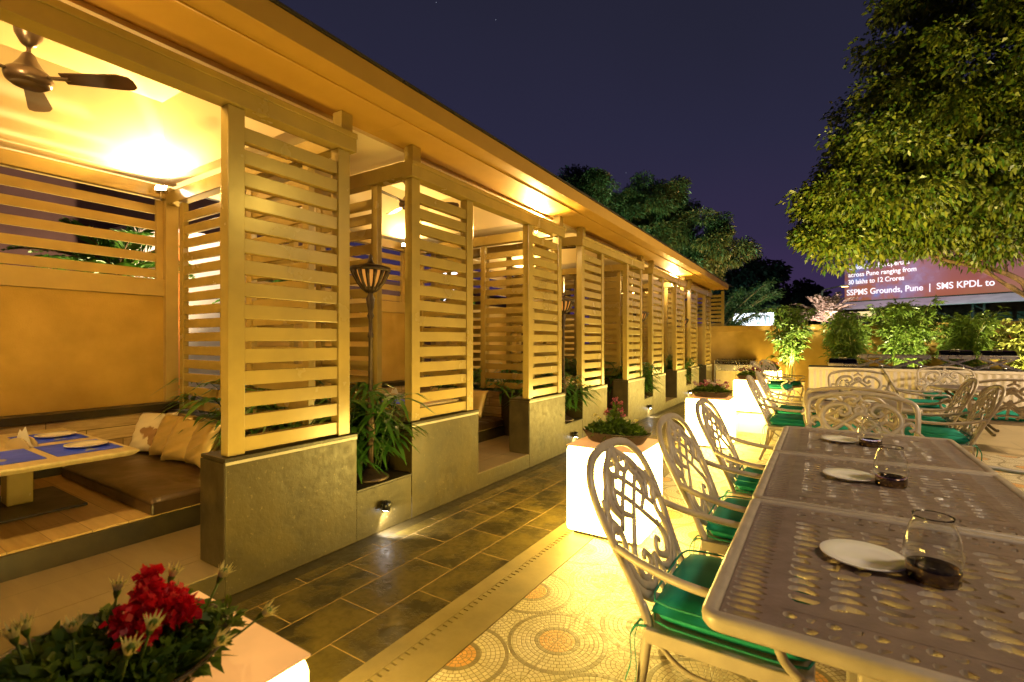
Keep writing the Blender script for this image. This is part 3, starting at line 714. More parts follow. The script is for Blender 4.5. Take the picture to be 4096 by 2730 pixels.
for i in range(4):
    Y = 1.02 + 3.5 * i; n = LN[i]
    for k, x in enumerate((-4.40, -5.05)):
        placemat((x, Y + .20, .7625), 'blue placemat at the %s on the far side of the %s cabana table' % (('path end', 'wall end')[k], n))
        plate((x + .02, Y + .24, .766), 'white plate on the blue mat at the %s in the %s cabana' % (('path end', 'wall end')[k], n))
    placemat((-4.40, Y - .20, .7625), 'blue placemat at the path end on the near side of the %s cabana table' % n, rz=math.pi)
    napkin((-4.72, Y - .02, .762), .5, 'napkin holder in the middle of the %s cabana table' % n)
tag(MB().box(-.03, .03, -.045, .045, 0, .06).box(-.03, .03, -.01, .01, .06, .085).build('red_box', mat('red', (.4, .01, .01), .4), None, loc=(-4.15, 4.5, .7625)), 'small red box on the second cabana table', 'box')

# ------------------------------------------------------------------ light cubes with flower bowls
CL = ['glowing light cube in the near corner under the red flowers', 'tall glowing light cube behind the nearest metal chair', 'glowing light cube carrying pale pink daisies',
      'glowing light cube in front of the glassware cart', 'farthest glowing light cube, beside the bamboo planter']
CP = [(-1.40, .475), (-1.395, 3.72), (-1.37, 7.55), (-1.31, 11.65), (-1.27, 15.7)]
def cube(i, first=[]):
    x, y = CP[i]
    if first: return dup(first[0], (x, y, 0), 0, CL[i])
    t = thing('light_cube', CL[i], 'light cube', (x, y, 0), 0, 'glowing white light cubes along the path'); first.append(t)
    a = .30
    b = MB().box(-a, a, -a, a, .03, .692); b.build('body', 'cube_glow', t, bevel=.035)
    MB().box(-a + .006, a - .006, -a + .006, a - .006, .6925, .700).build('top', 'cube_top', t, bevel=.003)
    MB().box(-a + .05, a - .05, -a + .05, a - .05, .004, .03).build('foot', 'black', t)
    return t
for i in range(5): cube(i)
# ------------------------------------------------------------------ flower bowls
def bowl_mesh(t, sx=.26, sy=.19, h=.085):
    MB().lathe([(0, .0), (.78, 0), (.84, .012 / h * h), (.93, h * .55), (1.0, h * .86), (1.05, h), (1.0, h * 1.02), (.93, h * .8), (.9, h * .7)], 36, sx=1, sy=1).build('bowl', 'bowl', t, True).scale = (sx, sy, 1)
    MB().lathe([(0, h * .78), (.93, h * .72)], 30, cap=False).build('soil', 'soil', t).scale = (sx, sy, 1)
def foliage(name, m, n, seed, rx, ry, z0, z1, L, Wd, parent, up=.6, loc=None, droop=.2, c=(0, 0)):
    rs = np.random.RandomState(seed)
    a = rs.uniform(0, 2 * np.pi, n); r = np.sqrt(rs.uniform(0, 1, n)); zz = rs.uniform(0, 1, n)
    P = np.stack([c[0] + np.cos(a) * r * rx * (1 - .25 * zz), c[1] + np.sin(a) * r * ry * (1 - .25 * zz), z0 + (z1 - z0) * zz * (1 - .5 * r ** 2)], 1)
    D = np.stack([np.cos(a) * r, np.sin(a) * r, np.full(n, up)], 1) + rs.normal(size=(n, 3)) * .5
    V, F = leaves(P, D, L * rs.uniform(.6, 1.2, n), Wd * rs.uniform(.7, 1.2, n), rs, droop)
    return flat_arrays(name, V, F, m, parent, loc)
def blossom(seed, n, r, L, Wd, m, parent, c, up=.3, sq=1.0):
    rs = np.random.RandomState(seed)
    D = rs.normal(size=(n, 3)); D /= np.linalg.norm(D, axis=1, keepdims=True); D[:, 2] = D[:, 2] * .8 + up
    P = np.array(c)[None] + D * r * np.array([[1, 1, sq]]) * rs.uniform(.2, 1, (n, 1))
    V, F = leaves(P, D + rs.normal(size=(n, 3)) * .5, L, Wd, rs, .1)
    return flat_arrays('flower_cluster', V, F, m, parent)
def daisy(parent, c, m, r=.022, n=11, cup=.2):
    b = MB()
    for k in range(n):
        a = 2 * math.pi * k / n; ca, sa = math.cos(a), math.sin(a); w = .35
        b.poly([(c[0] + ca * .004, c[1] + sa * .004, c[2]), (c[0] + math.cos(a + w) * r * .65, c[1] + math.sin(a + w) * r * .65, c[2] + cup * r * .6), (c[0] + ca * r, c[1] + sa * r, c[2] + cup * r), (c[0] + math.cos(a - w) * r * .65, c[1] + math.sin(a - w) * r * .65, c[2] + cup * r * .6)])
    return b.build('flower', m, parent)
def bud(parent, base, tip, r=.011, n=13):
    """half open daisy: green cup and pale pointed petals on a stem"""
    base = Vector(base); tip = Vector(tip); d = (tip - base).normalized(); a = d.cross(Vector((0, 0, 1)));
    if a.length < .1: a = Vector((1, 0, 0))
    a.normalize(); c = d.cross(a); L = .038
    b = MB()
    for k in range(n):
        an = 2 * math.pi * k / n; e = a * math.cos(an) + c * math.sin(an); s = (a * -math.sin(an) + c * math.cos(an))
        p0 = tip + e * r * .45; p1 = tip + d * L * .5 + e * r * 1.2; p2 = tip + d * L * (.8 + .35 * (k % 3) / 2) + e * r * (1.5 + .9 * ((k * 5) % 4) / 3)
        b.poly([p0 - s * .002, p1 - s * .0035, p2, p1 + s * .0035, p0 + s * .002])
    o = b.build('flower', 'bud', parent)
    MB().tube([base, base.lerp(tip, .5) + Vector((.004, .003, 0)), tip], [.0025, .0025, .003], 6).tube([tip - d * .012, tip, tip + d * .018, tip + d * .026], [.003, .008, .009, .006], 8).build('stem', 'leaf_pot', o, True)
FL = ['brown oval bowl of red blossoms and pale buds on the nearest light cube', 'oval bowl of pink flowers on the light cube behind the nearest chair', 'oval bowl of pale pink daisies on the third light cube',
      'bowl of dark red flowers on the light cube by the cart', 'bowl of dark red flowers on the farthest light cube']
for i in range(5):
    x, y = CP[i]
    t = thing('flower_bowl', FL[i], 'flower bowl', (x, y - (.03 if i == 0 else 0), .7003), 0, 'flower bowls on the light cubes')
    if i == 0:
        bowl_mesh(t, .235, .235, .075)
        foliage('foliage', 'leaf_pot', 1500, 11, .235, .235, .045, .10, .05, .012, t, .5)
        foliage('foliage', 'leaf_pot', 420, 12, .25, .24, .05, .11, .05, .012, t, .2)
        def bp(px, py, z):
            u = (px / 1024 * 2353 - 1176.5) / 1111; v = (787 - py / 1024 * 2353) / 1111; s_, c_ = math.sin(R(32.636)), math.cos(R(32.636)); tt = (z - 1.5) / v
            return (tt * (-s_ + c_ * u) - t.location[0], tt * (c_ + s_ * u) - t.location[1], z - t.location[2])
        for sd, px, py, z, rr, n_, sq in ((21, 150, 580, .90, .022, 70, 1.5), (22, 150, 596, .87, .032, 110, 1.2), (23, 172, 596, .86, .025, 70, .9), (24, 178, 612, .84, .045, 200, .7), (25, 150, 614, .85, .05, 220, .8), (26, 126, 622, .84, .035, 120, .7), (27, 140, 636, .83, .035, 100, .8)):
            blossom(sd, n_, rr, .02, .011, 'petal_red', t, bp(px, py, z), .2, sq)
        for px, py, z in ((220, 579, .90), (261, 616, .82), (117, 593, .88), (171, 579, .88), (73, 634, .87), (15, 640, .86), (150, 631, .88), (128, 655, .87), (214, 645, .82), (26, 632, .86)):
            e = bp(px, py, z); s = (e[0] * .75, e[1] * .75 - .02, .06); bud(t, s, e)
        foliage('foliage', 'leaf_pot', 60, 14, .04, .04, .07, .13, .045, .009, t, .6, c=(.12, .19)); foliage('foliage', 'leaf_pot', 60, 15, .05, .04, .07, .12, .045, .012, t, .6, c=(-.1, .16))
    else:
        bowl_mesh(t, .27, .15)
        foliage('foliage', 'leaf_pot', 900, 30 + i, .25, .14, .06, .17, .06, .010, t, .7)
        if i == 1:
            foliage('foliage', 'leaf_pot', 250, 55, .05, .05, .12, .30, .05, .008, t, .9, c=(.0, 0))
            for k, (a, b_, c_) in enumerate(((0, 0, .34), (.03, .02, .31), (-.03, .02, .30), (.05, -.02, .26), (.06, .0, .22), (-.05, -.02, .25), (-.08, .0, .22))): blossom(60 + k, 26, .016, .016, .008, 'petal_pink', t, (a, b_, c_), .3)
            for p in ((.17, -.02, .17), (-.19, .02, .18), (-.15, .0, .16), (.1, .03, .15)): blossom(80, 14, .014, .02, .007, 'bud', t, p, .8)
        elif i == 2:
            rs = random.Random(4)
            for k in range(34):
                px, py = rs.uniform(-.24, .24), rs.uniform(-.12, .12)
                blossom(200 + k, 22, .016, .024, .011, 'petal_pale' if k % 3 else 'petal_pink', t, (px, py, .175 + rs.uniform(0, .07) - abs(px) * .15), .9, .5)
        else:
            for k in range(5): blossom(90 + k + i, 70, .06, .025, .013, 'petal_dark', t, (-.18 + .09 * k, 0, .19 + .03 * (k % 2)), .3, .8)

# ------------------------------------------------------------------ cast metal chairs
def scroll(b, pts, w, f, th=.55, n=6, mirror=True, sub=6):
    P = crom([(p[0], p[1], 0) for p in pts], sub); k = len(P)
    ws = w if hasattr(w, '__len__') else [w] * len(pts)
    rad = [1.22 * np.interp(j / (k - 1) * (len(ws) - 1), range(len(ws)), ws) for j in range(k)]
    for sg in ((1, -1) if mirror else (1,)):
        b.tube([f(p[0] * sg, p[1]) for p in P], rad, n, th, up=f(0, 0, True))
def make_chair(kind, label, group):
    t = thing('armchair' if kind == 'tall' else 'wide_armchair', label, 'chair', (0, 0, 0), 0, group)
    hw = .30 if kind == 'tall' else .40; H = .62 if kind == 'tall' else .60; z0 = .46; xr = -.27
    nrm = Vector((.93, 0, .37))
    def f(u, v, normal=False):
        if normal: return (.93, 0, .37)
        s = v * H
        return (xr - .36 * s - .10 * s * s, u, z0 + s * .93)
    # frame of the back
    b = MB()
    if kind == 'tall':
        ol = [(.27, -.12), (.27, .0), (.285, .25), (.315, .5), (.325, .68), (.30, .84), (.22, .95), (.11, .995), (0, 1.005)]
    else:
        ol = [(.36, -.12), (.37, .0), (.39, .3), (.41, .6), (.41, .78), (.375, .89), (.27, .95), (.13, .99), (0, 1.0)]
    P = crom([(a, c, 0) for a, c in ol], 6); P = P + [Vector((-p.x, p.y, 0)) for p in P[::-1][1:]]
    b.tube([f(p.x, p.y) for p in P], .021, 10, .7, up=f(0, 0, True))
    b.build('back_frame', 'cast', t, True)
    b = MB()
    if kind == 'tall':
        scroll(b, [(0, .99), (.05, .93), (.14, .84), (.21, .68), (.17, .56)], [.02, .016, .02, .018, .012], f)
        scroll(b, [(0, .97), (-.0, .87), (.05, .80), (.10, .83), (.10, .89), (.06, .89), (.055, .86)], [.022, .018, .014, .013, .012, .011, .012], f)
        scroll(b, [(.315, .56), (.25, .68), (.20, .76), (.15, .74), (.155, .67), (.19, .66)], [.018, .017, .013, .012, .011, .012], f)
        scroll(b, [(.14, .74), (.0, .58), (-.16, .36)], [.012, .011, .013], f)
        scroll(b, [(.10, .80), (.16, .70), (.15, .60), (.06, .52)], [.012, .017, .014, .010], f)
        scroll(b, [(.05, .80), (-.08, .66), (-.2, .5)], [.012, .011, .012], f)
        scroll(b, [(.315, .5), (.26, .56), (.22, .46), (.25, .3), (.20, .16), (.12, .13)], [.014, .022, .013, .016, .017, .012], f)
        scroll(b, [(.16, .38), (.19, .26), (.14, .16), (.05, .22), (.08, .3), (.11, .27)], [.013, .017, .014, .014, .011, .012], f)
        scroll(b, [(.285, .27), (.22, .12), (.11, .02), (0, -.1)], [.012, .018, .018, .02], f)
        scroll(b, [(.0, .24), (.035, .1), (0, -.08)], [.013, .015, .014], f)
        scroll(b, [(.23, .2), (.12, .1), (.04, .14)], [.012, .018, .012], f)
        scroll(b, [(.26, .72), (.27, .62), (.25, .5)], [.012, .018, .010], f)
    else:
        scroll(b, [(.10, .30), (.24, .42), (.30, .60), (.24, .78), (.13, .82), (.08, .72), (.12, .64), (.16, .68), (.14, .72)], [.02, .02, .02, .02, .018, .016, .014, .014, .016], f)
        scroll(b, [(.40, .30), (.30, .38), (.30, .52), (.36, .58), (.385, .50), (.35, .46)], [.016, .018, .016, .014, .013, .014], f)
        scroll(b, [(.02, .74), (-.1, .56), (-.22, .40), (-.38, .34)], [.018, .014, .018, .014], f)
        scroll(b, [(.0, .80), (.04, .74), (.03, .68), (-.0, .66)], [.014, .018, .016, .012], f)
        scroll(b, [(.18, .58), (.06, .44), (-.06, .26), (-.2, .08)], [.012, .014, .016, .016], f)
        scroll(b, [(.24, .44), (.31, .34), (.38, .22)], [.010, .026, .010], f)
        scroll(b, [(.08, .30), (.18, .26), (.28, .12), (.38, .06)], [.012, .018, .024, .012], f)
        scroll(b, [(-.0, .5), (.05, .36), (.14, .2), (.10, .02)], [.012, .014, .018, .014], f)
        scroll(b, [(.0, .12), (.16, .08), (.37, .02)], [.016, .014, .016], f)
        scroll(b, [(.0, .44), (.0, .02)], .014, f, mirror=False)
        scroll(b, [(.0, 1.0), (.0, .92), (.06, .84)], .012, f)
    b.build('back_ornament', 'cast', t, True)
    # seat pan
    b = MB(); sx0, sx1 = xr, .25
    b.box(sx0, sx1, -hw + .01, hw - .01, .425, .445); b.box(sx1 - .02, sx1 + .012, -hw, hw, .395, .447)
    for s in (-1, 1): b.box(sx0, sx1 - .022, s * hw - .012, s * hw + .012, .395, .447)
    b.box(sx0 - .01, sx0 + .012, -hw + .014, hw - .014, .395, .446)
    b.build('seat', 'cast', t, bevel=.006)
    for s in (-1, 1):
        q = MB().tube(crom([f(s * ol[1][0], .1), f(s * ol[1][0], -.03), (xr - .0, s * (ol[0][0] + .01), .38), (xr - .03, s * (ol[0][0] + .01), .2), (xr - .10, s * (ol[0][0] + .015), .0)], 5), .019, 8)
        q.build('leg', 'cast', t, True)
        y = s * (hw - .01)
        pts = crom([(.24, y, .44), (.265, y, .36), (.235, y, .22), (.20, y, .10), (.205, y, .03), (.24, y, .012), (.268, y, .03), (.262, y, .05)], 5)
        MB().tube(pts, [.024 - .012 * j / (len(pts) - 1) for j in range(len(pts))], 8).build('leg', 'cast', t, True)
        ya = s * (hw + .035)
        p0 = Vector(f(s * ol[3 if kind == 'tall' else 2][0], .46))
        pts = crom([p0, (p0.x + .12, ya, p0.z - .035), (-.10, ya + s * .02, .665), (.08, ya + s * .02, .66), (.22, ya + s * .01, .672), (.275, ya, .655), (.265, ya, .63), (.20, ya, .60), (.165, ya, .56), (.18, ya - s * .02, .49), (.225, ya - s * .03, .44)], 6)
        MB().tube(pts, .016, 8, 1.0).build('armrest', 'cast', t, True)
        MB().tube(crom([(xr + .02, s * (hw - .03), .40), (xr + .15, s * (hw - .03), .31), (.10, s * (hw - .03), .30), (.22, s * (hw - .02), .20)], 5), .010, 6).build('brace', 'cast', t, True)
    # cushion
    b = MB(); nx = 14; hwc = hw - .02; cx0, cx1 = xr + .005, .265
    for side in (1, 0):
        for j in range(nx + 1):
            for i in range(nx + 1):
                u = -1 + 2 * i / nx; v = -1 + 2 * j / nx
                e = (1 - u ** 6) * (1 - v ** 6)
                z = .448 + .048 + (.050 * max(0, e) ** .3 + .006 * (1 - u * u) * (1 - v * v)) * (1 if side else -.95)
                sq = 1 - .03 * (u * v) ** 2
                b.v.append(((cx0 + cx1) / 2 + u * sq * (cx1 - cx0) / 2, v * sq * hwc, z))
    N = (nx + 1) ** 2
    for s in (0, 1):
        for j in range(nx):
            for i in range(nx):
                a = s * N + j * (nx + 1) + i; q = (a, a + 1, a + nx + 2, a + nx + 1); b.f.append(q if s == 0 else q[::-1])
    def bi(i, j): return j * (nx + 1) + i
    ring = [bi(i, 0) for i in range(nx)] + [bi(nx, j) for j in range(nx)] + [bi(i, nx) for i in range(nx, 0, -1)] + [bi(0, j) for j in range(nx, 0, -1)]
    for a, c in zip(ring, ring[1:] + ring[:1]): b.f.append((a, N + a, N + c, c))
    cu = b.build('cushion', 'cushion', t, True)
    for zz in (.535, .458):
        pp = []
        for k in range(41):
            a = 2 * math.pi * k / 40; ca, sa = math.cos(a), math.sin(a); q = (abs(ca) ** 9 + abs(sa) ** 9) ** (-1 / 9)
            pp.append(((cx0 + cx1) / 2 + ca * q * ((cx1 - cx0) / 2 - .001), sa * q * (hwc - .001), zz))
        MB().tube(pp, .0045, 5, cap=False).build('piping', 'tie', cu, True)
    for s in (-1, 1):
        y = s * (hw - .025); q = MB(); x = xr - .018
        q.tube([(x + .02, y, .455), (x - .012, y - .012 * s, .45), (x - .02, y + .015 * s, .44), (x + .02, y + .02 * s, .45)], .008, 6, .5)
        for dx, dy in ((-.02, .01), (.005, -.015)):
            q.tube(crom([(x - .015, y, .445), (x - .03 + dx, y + dy, .38), (x - .02 + dx * 1.5, y + dy * 2, .28), (x - .035 + dx * 2, y + dy * 2.4, .19)], 4), .011, 4, .15, up=(1, .3, 0))
        q.build('tie', 'tie', cu)
    return t
TC = make_chair('tall', 'cream cast metal armchair nearest the camera, in front of the light cube', 'tall backed cast metal armchairs')
TC.location = (-.28, 2.07, 0); TC.rotation_euler[2] = R(0)
for (x, y, rz, lab) in [(-.27, 3.02, 0, 'second tall armchair on the path side of the near table'), (-.26, 3.98, 0, 'third tall armchair on the path side of the near table'),
        (-.30, 7.20, 0, 'nearer tall armchair on the path side of the rear table'), (-.30, 8.25, 0, 'farther tall armchair on the path side of the rear table'),
        (-.85, 12.6, -10, 'tall armchair between the two farthest light cubes'), (-.75, 13.7, -25, 'farthest tall armchair, beside the bamboo planter'),
        (1.02, 6.95, 180, 'nearer armchair on the right side of the rear table'), (1.06, 8.15, 180, 'farther armchair on the right side of the rear table'),
        (1.40, 10.35, 0, 'armchair turned towards the round table, left of it'), (1.16, 4.05, 180, 'armchair at the right edge of the picture beside the near table'), (1.16, 2.9, 180, 'armchair outside the right edge beside the near table')]:
    if '2.9' == str(y): continue
    dup(TC, (x, y, 0), R(rz), lab)
WC = make_chair('wide', 'wide armchair at the far end of the near table, pushed in', 'wide cast metal armchairs')
WC.location = (.30, 5.06, 0); WC.rotation_euler[2] = R(-90)
for (x, y, rz, lab) in [(.26, 6.75, 90, 'wide armchair at the near end of the rear table'), (.52, 9.62, -90, 'wide armchair at the far end of the rear table, facing the camera'),
        (2.05, 9.25, 95, 'wide armchair with blue green seat in front of the round table'), (2.02, 12.0, -90, 'wide armchair beyond the round table against the buffet')]:
    dup(WC, (x, y, 0), R(rz), lab)

# ------------------------------------------------------------------ cast metal tables with pierced tops
def pierced(b, x0, x1, y0, y1, hole, z1=.74, z0=.728, n=12):
    """rectangle with a hole: hole = list of n points (counter clockwise from +x)"""
    base = len(b.v); cx, cy = (x0 + x1) / 2, (y0 + y1) / 2
    outer = []
    for k in range(n):
        a = 2 * math.pi * (k + .0) / n; dx, dy = math.cos(a), math.sin(a)
        s = min((x1 - x0) / 2 / max(abs(dx), 1e-6), (y1 - y0) / 2 / max(abs(dy), 1e-6)); outer.append([cx + dx * s, cy + dy * s])
    # put the corners exactly on outline points nearest to them
    for X, Y in ((x0, y0), (x1, y0), (x1, y1), (x0, y1)):
        j = min(range(n), key=lambda q: (outer[q][0] - X) ** 2 + (outer[q][1] - Y) ** 2); outer[j] = [X, Y]
    hx = sum(p[0] for p in hole) / n; hy = sum(p[1] for p in hole) / n
    for z, q in ((z1, 1.0), (z0, .80)):
        b.v += [(p[0], p[1], z) for p in outer]; b.v += [(hx + (p[0] - hx) * (q if q == 1 else .86), hy + (p[1] - hy) * (q if q == 1 else .68), z) for p in hole]
    for k in range(n):
        k2 = (k + 1) % n
        b.f.append((base + k, base + k2, base + n + k2, base + n + k))
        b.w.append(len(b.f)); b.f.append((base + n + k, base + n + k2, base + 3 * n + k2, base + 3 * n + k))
        b.f.append((base + 2 * n + k2, base + 2 * n + k, base + 3 * n + k, base + 3 * n + k2))
def lens(cx, cy, a, c, ang, bend, n=12, p=1.0):
    out = []
    for k in range(n):
        t = 2 * math.pi * k / n; u = math.cos(t) * a; w = math.copysign(abs(math.sin(t)) ** p, math.sin(t)) * c * (1 - .35 * math.cos(t)) + bend * (u * u / a - a * .5)
        out.append((cx + u * math.cos(ang) - w * math.sin(ang), cy + u * math.sin(ang) + w * math.cos(ang)))
    return out
def make_table(label):
    t = thing('cast_table', label, 'table', (0, 0, 0), 0, 'cast metal tables with pierced tops')
    LX, LY = .575, .595; rs = random.Random(12)
    b = MB(); b.w = []; rim = .045
    # holes field: x bands
    xs = [(-LX + rim, -LX + rim + .115, 'band'), (-LX + rim + .115, -LX + rim + .145, 'solid'), (-LX + rim + .145, LX - rim - .145, 'field'), (LX - rim - .145, LX - rim - .115, 'solid'), (LX - rim - .115, LX - rim, 'band')]
    for x0, x1, kd in xs:
        if kd == 'solid': b.box(x0, x1, -LY + rim, LY - rim, .728, .741)
        elif kd == 'band':
            n = 28; h = (2 * LY - 2 * rim) / n
            for j in range(n):
                y0 = -LY + rim + j * h
                pierced(b, x0, x1, y0, y0 + h, lens((x0 + x1) / 2 + rs.uniform(-.004, .004), y0 + h / 2, (x1 - x0) * .43, h * .33, rs.uniform(-.04, .04), .05 * (1 if j % 2 else -1)))
        else:
            fw = x1 - x0; nr = 19; h = (2 * LY - 2 * rim) / nr
            for j in range(nr):
                y0 = -LY + rim + j * h
                if j in (0, 1, nr - 1, nr - 2): nc = 15
                elif j in (2, nr - 3): b.box(x0, x1, y0, y0 + h, .728, .741); continue
                elif 7 < j < nr - 8: nc = 9
                else: nc = 7
                w = fw / nc; off = (j % 2) * .0
                for i in range(nc):
                    cx0 = x0 + i * w
                    if nc == 15:
                        a, c, an = (.018, .016, rs.uniform(-.3, .3)) if (i + j) % 2 else (.018, .009, rs.uniform(.6, 1.2))
                    elif nc == 9: a, c, an = w * rs.uniform(.30, .42), h * rs.uniform(.24, .38), rs.uniform(-.7, .7)
                    else: a, c, an = w * rs.uniform(.38, .45), h * rs.uniform(.30, .42), rs.uniform(-.14, .14) + (.12 if i % 2 else -.12)
                    c = min(c, h * .40); a = min(a, w * .45, (h * .42 / max(abs(math.sin(an)), .01)))
                    pierced(b, cx0, cx0 + w, y0, y0 + h, lens(cx0 + w / 2 + rs.uniform(-.1, .1) * (w * .5 - a), y0 + h / 2, a, c, an, rs.uniform(-.45, .45)))
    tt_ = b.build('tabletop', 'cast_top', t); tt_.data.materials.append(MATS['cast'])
    for k in b.w: tt_.data.polygons[k].material_index = 1  # hole walls take the paler cast colour, painting in light caught there
    # rolled rim with rounded corners
    def rr(inset, rad, z):
        out = []
        for sx, sy, a0 in ((1, 1, 0), (-1, 1, 90), (-1, -1, 180), (1, -1, 270)):
            for k in range(7):
                a = R(a0 + k * 15); out.append((sx * (LX - inset - rad) + math.cos(a) * rad, sy * (LY - inset - rad) + math.sin(a) * rad, z))
        return out
    b = MB(); loops = [rr(rim - .002, .005, .727), rr(rim - .002, .005, .743), rr(.030, .02, .749), rr(.012, .035, .750), rr(.002, .045, .744), rr(0, .048, .732), rr(.002, .048, .712), rr(.010, .042, .700), rr(.018, .036, .702)]
    n = len(loops[0])
    for l in loops: b.v += l
    for q in range(len(loops) - 1):
        for k in range(n): b.f.append((q * n + k, q * n + (k + 1) % n, (q + 1) * n + (k + 1) % n, (q + 1) * n + k))
    b.build('rim', 'cast', t, True)
    for s in (-1, 1):
        for x in (-.17, .17):
            MB().box(x - .03, x + .03, s * .36 - .03, s * .36 + .03, .012, .7265).build('leg', 'cast', t, bevel=.008)
        MB().box(-.26, .26, s * .36 - .035, s * .36 + .035, 0, .03).build('foot', 'cast', t, bevel=.01)
    MB().box(-.14, .14, -.02, .02, .25, .28).box(-.02, .02, -.33, .33, .25, .29).build('stretcher', 'cast', t, bevel=.005)
    return t
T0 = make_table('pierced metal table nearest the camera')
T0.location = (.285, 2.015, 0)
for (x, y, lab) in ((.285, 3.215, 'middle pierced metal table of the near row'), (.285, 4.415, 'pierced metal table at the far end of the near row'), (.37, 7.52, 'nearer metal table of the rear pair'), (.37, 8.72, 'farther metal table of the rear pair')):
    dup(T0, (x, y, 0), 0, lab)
PL = ['nearest white plate on the pierced tables', 'white plate on the middle table of the near row', 'white plate on the farthest table of the near row']
GL = ['nearest glass hurricane lamp with steel base', 'glass hurricane lamp on the middle table of the near row', 'glass hurricane lamp on the farthest table of the near row']
def hurricane(loc, lab, first=[]):
    if first: return dup(first[0], loc, 0, lab)
    t = thing('hurricane_lamp', lab, 'table lamp', loc, 0, 'glass hurricane lamps with steel bases'); first.append(t)
    pr = [(.062, .03), (.075, .06), (.077, .09), (.071, .13), (.059, .172), (.051, .19), (.052, .198), (.054, .204)]
    pi = [(r - .0016, z) for r, z in pr[::-1]]
    MB().lathe(pr + pi + [(.062, .03)], 40, cap=False).build('glass', 'glass', t, True)
    MB().lathe([(0, 0), (.067, 0), (.069, .004), (.0705, .042), (.069, .046), (.064, .044), (.060, .012), (0, .012)], 40, cap=False).build('base', 'steel_dark', t, True)
    MB().lathe([(0, .012), (.02, .012), (.02, .028), (0, .03)], 20, cap=False).build('candle', 'paper', t, True)
    return t
for i, (p, q) in enumerate((((.12, 2.08), (.30, 2.03)), ((.13, 3.30), (.31, 3.25)), ((.12, 4.48), (.30, 4.40)))):
    plate((p[0], p[1], .742), PL[i], .128, group='white plates on the metal tables'); hurricane((q[0], q[1], .742), GL[i])
hurricane((.28, 8.6, .742), 'glass hurricane lamp on the rear pair of tables'); plate((.05, 7.6, .742), 'left white plate on the rear tables', .13); plate((.45, 7.6, .742), 'right white plate on the rear tables', .13)

# round table
t = thing('round_table', 'small round cast metal table in front of the buffet', 'table', (2.12, 11.0, 0))
MB().lathe([(0, .70), (.44, .70), (.50, .70), (.52, .715), (.515, .735), (.49, .742), (0, .742)], 48).build('tabletop', 'cast_top', t, True)
MB().lathe([(.492, .743), (.505, .748), (.522, .74), (.525, .72), (.51, .70)], 48, cap=False).build('rim', 'cast', t, True)
for k in range(4):
    a = k * math.pi / 2 + .5
    pts = crom([(math.cos(a) * r, math.sin(a) * r, z) for r, z in ((.42, .69), (.34, .62), (.20, .50), (.14, .35), (.2, .18), (.36, .04), (.42, .02))], 5)
    MB().tube(pts, .024, 8).build('leg', 'brass_dark', t, True)
hurricane((2.1, 11.0, .744), 'glass hurricane lamp on the round table')
# ------------------------------------------------------------------ buffet table with pleated skirt
t = thing('buffet_table', 'long buffet table with pleated cream skirt in front of the bamboo', 'buffet table', (0, 0, 0))
X0, X1, Yb = -.24, 5.6, 12.85
b = MB(); n = 620; top = []; bot = []; rs = random.Random(3); ph = 0
for i in range(n + 1):
    x = X0 + (X1 - X0) * i / n; ph += rs.uniform(.6, 1.3) * .52
    top.append((x, Yb + .004 * math.sin(ph), .93)); bot.append((x + .006 * math.sin(i * .1), Yb - .012 + .022 * math.sin(ph + .3 * math.sin(i * .07)) + .008 * math.sin(i * .05), .03))
b.v = top + bot
b.f = [(i, i + 1, n + 2 + i, n + 1 + i) for i in range(n)]
q = len(b.v); m2 = 60; a = []; c = []
for i in range(m2 + 1):
    y = Yb + .75 * i / m2; a.append((X0 - .0 + .004 * math.sin(i * 1.1), y, .93)); c.append((X0 - .02 + .02 * math.sin(i * 1.1), y, .03))
b.v += a + c; b.f += [(q + i + 1, q + i, q + m2 + 1 + i, q + m2 + 2 + i) for i in range(m2)]
b.build('skirt', 'cloth', t, True)
MB().box(X0 - .012, X1, Yb - .014, Yb + .77, .885, .945).build('skirt_band', 'cloth', t, bevel=.006)
MB().box(X0 - .014, X1, Yb - .016, Yb + .775, .947, .957).build('tabletop', 'cloth_dark', t, bevel=.003)
b = MB()
for x in (X0 + .1, 1.6, 3.5, 5.4): b.box(x, x + .04, Yb + .1, Yb + .14, 0, .88); b.box(x, x + .04, Yb + .6, Yb + .64, 0, .88)
b.build('leg', 'black', t)
